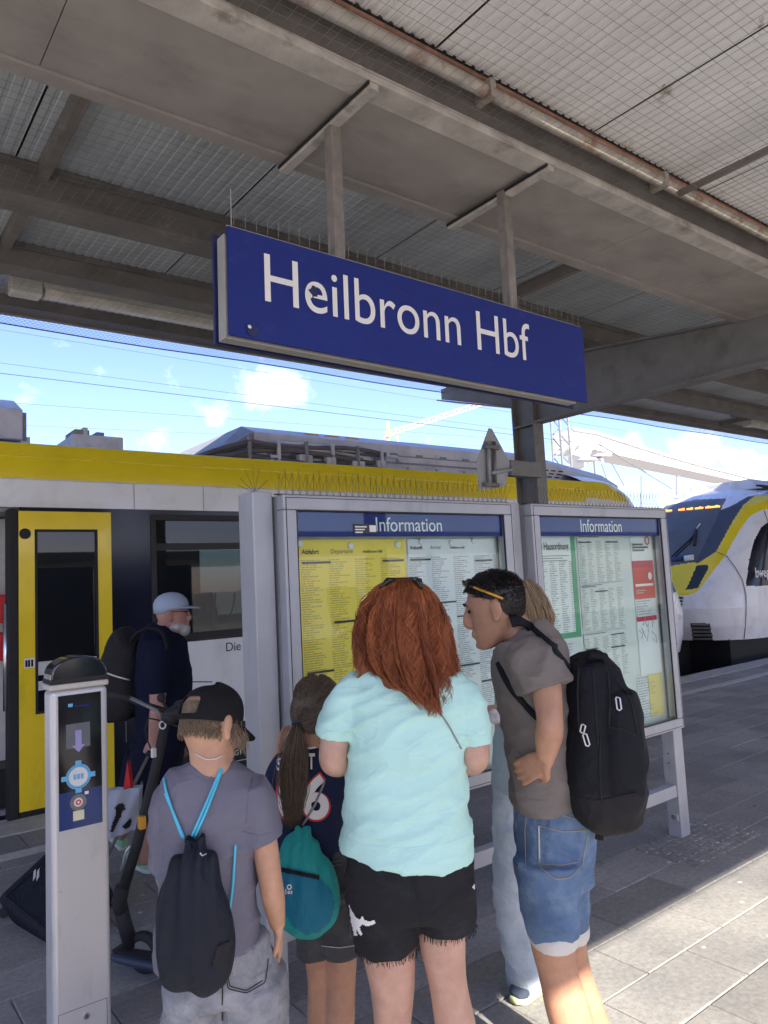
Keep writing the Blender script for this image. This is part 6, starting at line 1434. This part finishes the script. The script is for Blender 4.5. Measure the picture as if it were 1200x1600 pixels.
for z, k in [(.035, 1.03), (.05, 1.06), (.075, 1.05), (.10, .94), (.122, .72), (.137, .40), (.142, .05)]:
    rings.append([P(.079*k*math.cos(6.2832*j/32), -.006+.101*k*math.sin(6.2832*j/32), z-(.02 if math.sin(6.2832*j/32) < -.3 and z < .04 else 0)) for j in range(32)])
cp.rings(rings); cp.build('cap', 'capblue', f.e, smooth=True)
pk = MB(); n = 14; top = []; bot = []
for j in range(n+1):
    a = math.pi*(.12+.76*j/n); rr_ = .078*math.sin(math.pi*j/n)**.6; top.append(P(.080*math.cos(a), .098*math.sin(a), .046)); bot.append(P(.078*math.cos(a), .098*math.sin(a)+rr_, .040-rr_*.10))
pk.add(top+bot, [(j, j+1, n+2+j, n+1+j) for j in range(n)]); o = pk.build('cap_peak', 'capblue', f.e, smooth=True); sm_ = o.modifiers.new('t', 'SOLIDIFY'); sm_.thickness = .006
sh = MB(); f.rows(sh, [(254, 975, 17, .075), (252, 988, 27, .13), (253, 1010, 36, .19), (255, 1050, 41, .20), (256, 1090, 41, .20), (254, 1130, 39, .195), (251, 1165, 38, .19)], sub=5)
f.rows(sh, [(248, 1005, 22, .09, -.13), (247, 1040, 19, .075, -.18), (247, 1082, 17, .068, -.20)]); f.skin(sh, 'polo_shirt', 'navytee', .012, 3, (.008, (5, 5, 8), 3))
shor = MB(); f.rows(shor, [(248, 1150, 37, .18), (244, 1185, 40, .19), (240, 1200, 40, .18)]); f.rows(shor, [(245, 1180, 30, .12, -.08), (240, 1215, 28, .115, -.08), (237, 1248, 25, .11, -.08)]); f.rows(shor, [(226, 1180, 30, .12, .10), (216, 1215, 27, .115, .1), (207, 1245, 24, .11, .1)]); f.skin(shor, 'shorts', 'navytee', .012, 3, (.008, (5, 5, 8), 6))
tx = onZ(246, 1366); hx2 = onZ(203, 1352); shoe(f, tx+UP*.0, hx2, 'shoe', 'shoegreen', 'shoewhite', .05)
e2 = shoe(f, atD(196, 1332, 4.62), atD(172, 1308, 4.62), 'shoe', 'shoegreen', 'shoewhite', .05)
bpk = thing('backpack', 'dark grey backpack on the back of the older man in the pale cap', 'backpack', f.b, 0); bpk['group'] = 'backpacks'
mb = MB(); f.rows(mb, [(205, 990, 14, .10), (198, 1000, 23, .13), (193, 1035, 30, .15), (191, 1075, 30, .15), (192, 1105, 28, .15), (194, 1120, 20, .12)], sq=2.8); bo2 = put(fuse(mb, .012, 3), 'main_bag', 'packgrey', bpk); wrinkle(bo2.data, .008, (8, 8, 8), 2)
tb3 = bvh(bo2); fb4 = _B(); fb4.e = bpk; fb4.b = f.b; fb4.d = f.d; cord_on(fb4, [(167, 1052), (185, 1058), (205, 1063)], tb3, .005, 'piping', 'zip', .002, 10)
st_ = MB(); st_.loft([J(205, 1003, -.16), J(216, 988, -.17), J(236, 982, -.17), J(254, 990, -.19), J(262, 1015, -.21)], [(.028, .008)]*5, (-FW+RT*.1), 12, 4); st_.build('strap', 'packgrey', bpk, smooth=True)
# trolley case and tote bag he pulls
dc = 3.72
A, B_, Cc = atD(-8, 1402, 3.92), atD(75, 1470, 3.72), atD(170, 1372, 3.98)
tc_ = thing('trolley_case', 'black trolley suitcase tilted on its wheels, half hidden by the ticket validator', 'suitcase', (B_.x, B_.y, 0)); bb_ = V((B_.x, B_.y, 0))
mb = MB(); u = (Cc-B_); v_ = (A-B_); w_ = (u.cross(v_)).normalized(); w_ = w_*(.24 if w_.dot(FW) > 0 else -.24); FN = w_.normalized()
c0 = B_-bb_; mb.add([c0, c0+u, c0+u+v_, c0+v_, c0+w_, c0+u+w_, c0+u+v_+w_, c0+v_+w_], [(0,1,2,3),(7,6,5,4),(0,4,5,1),(1,5,6,2),(2,6,7,3),(3,7,4,0)]); mb.build('shell', 'bagblack', tc_, bevel=.035, seg=4)

mb = MB(); p_ = [c0+u*.08+v_*.12-FN*.003, c0+u*.62+v_*.12-FN*.003, c0+u*.62+v_*.88-FN*.003, c0+u*.08+v_*.88-FN*.003]; mb.tube(p_+[p_[0]], .006, 6); mb.build('pocket_seam', 'packgrey', tc_)
for px in (53, 58.5):
    q_ = []
    for dx, py in ((0, 1362), (3.6, 1357), (3.2, 1371), (-1.2, 1378)):
        r_ = ray(px+dx, py); q_.append(O+r_*((B_-O).dot(FN)/r_.dot(FN))-bb_-FN*.006)
    MB().add(q_, [(0, 1, 2, 3)]).build('logo', 'zip', tc_)
for px, py, dz in ((4, 1428, .02), (12, 1432, .2)):
    c_ = onZ(px, py+8)-bb_+UP*.028+FW*dz; MB().tube([c_-FW*.012, c_+FW*.012], .028, 16).build('wheel', 'rubber', tc_)
hd = atD(234, 1176, 4.3)-bb_
for off in (0.0, .10):
    s0 = c0+u*.95+v_*(.35)+FN*(.06+off); MB().tube([s0, hd+FW*off*.6+V((.02*(off > 0), 0, -.02*(off > 0)))], .010, 8).build('handle_rod', 'steel', tc_, smooth=True)
MB().tube([hd-FW*.03, hd+FW*.09], .016, 8).build('handle_grip', 'rubber', tc_, smooth=True)
tg = thing('tote_bag', 'white tote bag with black dog silhouettes hung on the trolley handle', 'bag', (bb_.x, bb_.y, 0))
mat('tote', (.36, .39, .44), .9, var=.08, vs=9, bump=.2)
mb = MB(); pp = [atD(px, py, 4.12)-bb_ for px, py in ((158, 1236), (219, 1230), (212, 1296), (160, 1316))]; n = 12; vs = []
for i in range(n+1):
    for j in range(n+1):
        s_, t_ = i/n, j/n; q_ = pp[0]*(1-s_)*(1-t_)+pp[1]*s_*(1-t_)+pp[2]*s_*t_+pp[3]*(1-s_)*t_; vs.append(q_-FW*(.045*math.sin(math.pi*s_)*math.sin(math.pi*min(1, t_*.9+.1))+.01*math.sin(s_*14+t_*5)))
k = len(vs); vs2 = [v__+FW*.06 for v__ in vs]; fs_ = [(i*(n+1)+j, i*(n+1)+j+1, (i+1)*(n+1)+j+1, (i+1)*(n+1)+j) for i in range(n) for j in range(n)]
mb.add(vs, fs_); mb.add(vs2, [q_[::-1] for q_ in fs_]); to = mb.build('cloth', 'tote', tg, smooth=True); ttb = BVHTree.FromPolygons(vs, fs_)
fb5 = _B(); fb5.e = tg; fb5.b = bb_; fb5.d = 4.3
patch_on(fb5, [(179, 1262), (184, 1257), (191, 1254), (195, 1258), (196, 1264), (191, 1268), (189, 1276), (184, 1285), (180, 1293), (176, 1300), (172, 1300), (175, 1288), (180, 1276), (181, 1268)], ttb, 'dog_print', 'black', .006, 26)
patch_on(fb5, [(190, 1292), (198, 1284), (204, 1278), (206, 1284), (203, 1292), (196, 1296)], ttb, 'dog_print', 'black', .006, 16)
rc = MB(); q_ = [atD(px, py, 4.14)-bb_ for px, py in ((199, 1190), (205, 1238), (192, 1238))]; mb = MB(); mb.add(q_+[x+FW*.05 for x in q_], [(0, 2, 1), (3, 4, 5), (0, 1, 4, 3), (1, 2, 5, 4), (2, 0, 3, 5)]); o = mb.build('red_cloth', 'red'); o.parent = tg
# ------------------------------------------------------------------ electric scooter
ds = 3.45
g0 = onZ(212, 1500); sc = thing('electric_scooter', 'black kick scooter with tall stem standing behind the boy', 'scooter', (g0.x, g0.y, 0)); gb = V((g0.x, g0.y, 0))
Q = lambda px, py, d_=ds: atD(px, py, d_)-gb
mat('scootblue', (.035, .05, .085), .5, var=.2)
MB().tube([Q(261, 1118), Q(240, 1215), Q(214, 1320), Q(190, 1398)], [.021, .024, .025, .026], 14).build('stem', 'grip', sc, smooth=True)
MB().tube([Q(192, 1385), Q(186, 1408), Q(190, 1425)], [.032, .036, .032], 12).build('folding_joint', 'rubber', sc, smooth=True)
MB().tube([Q(187, 1410), Q(194, 1440, 3.45), Q(205, 1478, 3.45)], [.030, .033, .034], 12).build('fork', 'grip', sc, smooth=True)
MB().tube([Q(189, 1360), Q(197, 1330, 3.40), Q(203, 1322, 3.40)], .005, 6).build('folding_lever', 'zip', sc, smooth=True)
dk = MB(); dd_ = (RT*.88-FW*.35); dd_.z = 0; dd_.normalize(); s_ = dd_.cross(UP); p0 = Q(212, 1478, 3.45); p0.z = .085
dk.loft([p0-dd_*.10, p0-dd_*.06, p0+dd_*.1, p0+dd_*.38, p0+dd_*.48], [(.05, .012), (.085, .022), (.095, .026), (.095, .026), (.06, .02)], s_, 24, 5, sq=3); dk.build('deck', 'scootblue', sc, smooth=True)
dk = MB(); dk.loft([p0-dd_*.09+UP*.024, p0+dd_*.1+UP*.029, p0+dd_*.38+UP*.029], [(.06, .003), (.08, .003), (.08, .003)], s_, 20, 4, sq=4); dk.build('grip_mat', 'rubber', sc, smooth=True)
def tor(c, ax, R, r, n=28, m=10):
    ax = ax.normalized(); a1 = ax.orthogonal().normalized(); a2_ = ax.cross(a1); mb = MB(); vs = []
    for i in range(n):
        u_ = a1*math.cos(6.2832*i/n)+a2_*math.sin(6.2832*i/n)
        for j in range(m): vs.append(c+u_*(R+r*math.cos(6.2832*j/m))+ax*r*math.sin(6.2832*j/m))
    mb.add(vs, [(i*m+j, i*m+(j+1) % m, ((i+1) % n)*m+(j+1) % m, ((i+1) % n)*m+j) for i in range(n) for j in range(m)]); return mb
for c_ in (p0+dd_*.05, p0+dd_*.60):
    c2 = V((c_.x, c_.y, .095)); wh = empty('wheel', (0, 0, 0)); wh.parent = sc; tor(c2, s_, .072, .023).build('tyre', 'rubber', wh, smooth=True); MB().tube([c2-s_*.02, c2+s_*.02], .056, 20).build('rim', 'steel', wh)
fd = MB(); c2 = p0+dd_*.60; c2.z = .095; fd.loft([c2+UP*.0-dd_*.12, c2+UP*.09-dd_*.08, c2+UP*.118, c2+UP*.09+dd_*.08], [(.03, .004)]*4, s_, 12, 4); fd.build('mudguard', 'grip', sc, smooth=True)
MB().tube([Q(168, 1083, 3.5), Q(205, 1093, 3.48), Q(236, 1104, 3.46), Q(262, 1112), Q(296, 1122, 3.43), Q(320, 1132, 3.40)], .014, 10).build('handlebar', 'grip', sc, smooth=True)
MB().tube([Q(168, 1083, 3.5), Q(200, 1092, 3.485)], .0185, 12).build('hand_grip', 'rubber', sc, smooth=True)
MB().tube([Q(205, 1091, 3.45), Q(245, 1110, 3.41), Q(252, 1122, 3.40)], .009, 8).build('brake_lever', 'steel', sc, smooth=True)
mb = MB(); mb.ell(Q(278, 1112, 3.40), (.06, .05, .030)); mb.ell(Q(268, 1120, 3.40), (.045, .045, .035)); mb.ell(Q(285, 1100, 3.42), (.04, .04, .02)); put(fuse(mb, .006, 2), 'display_unit', 'grip', sc)
MB().ell(Q(252, 1090, 3.42), (.020, .018, .022), None, 8).build('bell', 'rubber', sc, smooth=True); MB().tube([Q(252, 1093, 3.42), Q(262, 1108, 3.43)], .007, 6).build('bell_clamp', 'rubber', sc)
tor(Q(254, 1133, 3.41), FW+RT*.3, .016, .004).build('stem_badge', 'zip', sc, smooth=True); MB().box(*[x for p in [(Q(238, 1176, 3.41)-V((.014, .014, .025)))[:], (Q(238, 1176, 3.41)+V((.014, .014, .025)))[:]] for x in p][0:1], 0, 0, 0, 0, 0) if False else None
c_ = Q(240, 1176, 3.40); MB().box(c_.x-.012, c_.x+.012, c_.y-.008, c_.y+.008, c_.z-.022, c_.z+.022).build('hook', 'zip', sc, bevel=.004)
MB().tube([Q(250, 1126, 3.41), Q(232, 1122, 3.40), Q(227, 1138, 3.40), Q(229, 1155, 3.40), Q(236, 1170, 3.40)], .004, 6).build('brake_cable', 'rubber', sc, smooth=True); MB().tube([Q(262, 1130, 3.39), Q(280, 1136, 3.38), Q(290, 1130, 3.38)], .004, 6).build('brake_cable', 'rubber', sc, smooth=True)
c_ = Q(220, 1285, 3.42); MB().box(c_.x-.01, c_.x+.02, c_.y-.02, c_.y+.02, c_.z-.03, c_.z+.03).build('reflector', 'shadeframe', sc, bevel=.005)
# ------------------------------------------------------------------ wear: stains, grime and fading with shapes of their own
def dirt(name, col, scale, lo, hi, fac, stretch=(1, 1, 1), world=False, detail=8):
    m = MT[name]; t = m.node_tree; N = t.nodes; L = t.links; p = N['Principled BSDF']; inp = p.inputs['Base Color']; src = inp.links[0].from_socket
    if world: g = N.new('ShaderNodeNewGeometry'); so_ = g.outputs['Position']
    else: g = N.new('ShaderNodeTexCoord'); so_ = g.outputs['Object']
    mp_ = N.new('ShaderNodeMapping'); mp_.inputs['Scale'].default_value = stretch; mp_.inputs['Location'].default_value = (3.1*scale % 7, 1.7, .4); L.new(so_, mp_.inputs[0])
    n = N.new('ShaderNodeTexNoise'); n.inputs['Scale'].default_value = scale; n.inputs['Detail'].default_value = detail; n.inputs['Roughness'].default_value = .65; L.new(mp_.outputs[0], n.inputs[0])
    r = N.new('ShaderNodeMapRange'); L.new(n.outputs['Fac'], r.inputs[0]); r.inputs[1].default_value = lo; r.inputs[2].default_value = hi; r.inputs[3].default_value = 0; r.inputs[4].default_value = fac
    mx_ = N.new('ShaderNodeMixRGB'); L.new(r.outputs[0], mx_.inputs[0]); L.new(src, mx_.inputs[1]); mx_.inputs[2].default_value = (*col, 1); L.new(mx_.outputs[0], inp)
dirt('sheetW', (.30, .20, .13), 4.5, .63, .70, .75, world=True); dirt('sheetW', (.45, .42, .39), 1.1, .48, .68, .18, world=True)
dirt('sheetB', (.16, .16, .16), 1.6, .45, .68, .35, (1, .5, 1), True)
dirt('girder', (.12, .10, .085), 2.4, .52, .70, .3, (1, 2.5, 1), True); dirt('girder', (.60, .56, .50), 9, .69, .74, .6, world=True); dirt('girderP', (.38, .34, .29), 5, .60, .72, .6, world=True); dirt('girderL', (.18, .15, .12), 5, .55, .68, .7, world=True)
dirt('pipe', (.25, .12, .07), 7, .55, .66, .7, world=True); dirt('steel', (.10, .09, .08), 4, .52, .7, .5, world=True)
dirt('aluG', (.22, .22, .22), 9, .56, .72, .45, (1, 1, .3), True); dirt('kiosk', (.34, .33, .31), 6, .55, .72, .45, (1.5, 1.5, .5), True); dirt('kiosk', (.28, .26, .24), 34, .66, .70, .6, world=True)
dirt('white', (.42, .40, .36), 2.6, .52, .74, .3, (1, 1, .35), True); dirt('yellow', (.45, .33, .03), 3, .55, .74, .2, (.5, 1, .5), True); dirt('yellowD', (.42, .30, .03), 4, .52, .74, .4, (1, 1, .4), True)
dirt('paving', (.12, .12, .118), 2.1, .57, .70, .4, world=True); dirt('paving', (.52, .50, .46), 46, .70, .74, .7, world=True); dirt('roofgrey', (.30, .29, .27), 3.5, .5, .72, .55, world=True); dirt('coping', (.2, .19, .18), 4, .52, .7, .5, world=True)
dirt('denim', (.30, .40, .50), 5.5, .52, .70, .6); dirt('blackdenim', (.045, .045, .048), 7, .52, .7, .6); dirt('signblue', (.05, .07, .22), 6, .58, .72, .35, (1, 1, 2))

def creases(name, scale, strength, stretch=(1, 1, 1.6), dist=.02):      # fine cloth creases as relief
    m = MT[name]; t = m.node_tree; N = t.nodes; L = t.links; p = N['Principled BSDF']; inp = p.inputs['Normal']
    c = N.new('ShaderNodeTexCoord'); mp_ = N.new('ShaderNodeMapping'); mp_.inputs['Scale'].default_value = stretch; mp_.inputs['Rotation'].default_value = (.4, .5, .3); L.new(c.outputs['Object'], mp_.inputs[0])
    n = N.new('ShaderNodeTexNoise'); n.inputs['Scale'].default_value = scale; n.inputs['Detail'].default_value = 2.5; n.inputs['Distortion'].default_value = .6; L.new(mp_.outputs[0], n.inputs[0])
    a = N.new('ShaderNodeMath'); a.operation = 'SUBTRACT'; L.new(n.outputs['Fac'], a.inputs[0]); a.inputs[1].default_value = .5
    b = N.new('ShaderNodeMath'); b.operation = 'ABSOLUTE'; L.new(a.outputs[0], b.inputs[0])
    d_ = N.new('ShaderNodeMath'); d_.operation = 'POWER'; L.new(b.outputs[0], d_.inputs[0]); d_.inputs[1].default_value = .6
    bm = N.new('ShaderNodeBump'); bm.inputs['Strength'].default_value = strength; bm.inputs['Distance'].default_value = dist; bm.invert = True; L.new(d_.outputs[0], bm.inputs['Height'])
    if inp.links: L.new(inp.links[0].from_socket, bm.inputs['Normal'])
    L.new(bm.outputs[0], inp)
for nm in ('mint', 'greytee', 'taupe', 'jersey', 'navytee', 'paleblue'): creases(nm, 6.5, .42)
for nm in ('denim', 'greydenim', 'denimL', 'dkdenim', 'blackdenim'): creases(nm, 9, .5)
for nm in ('bagblack', 'bagteal', 'bagblue', 'packblack', 'packgrey'): creases(nm, 11, .5, (1, 1, .5))
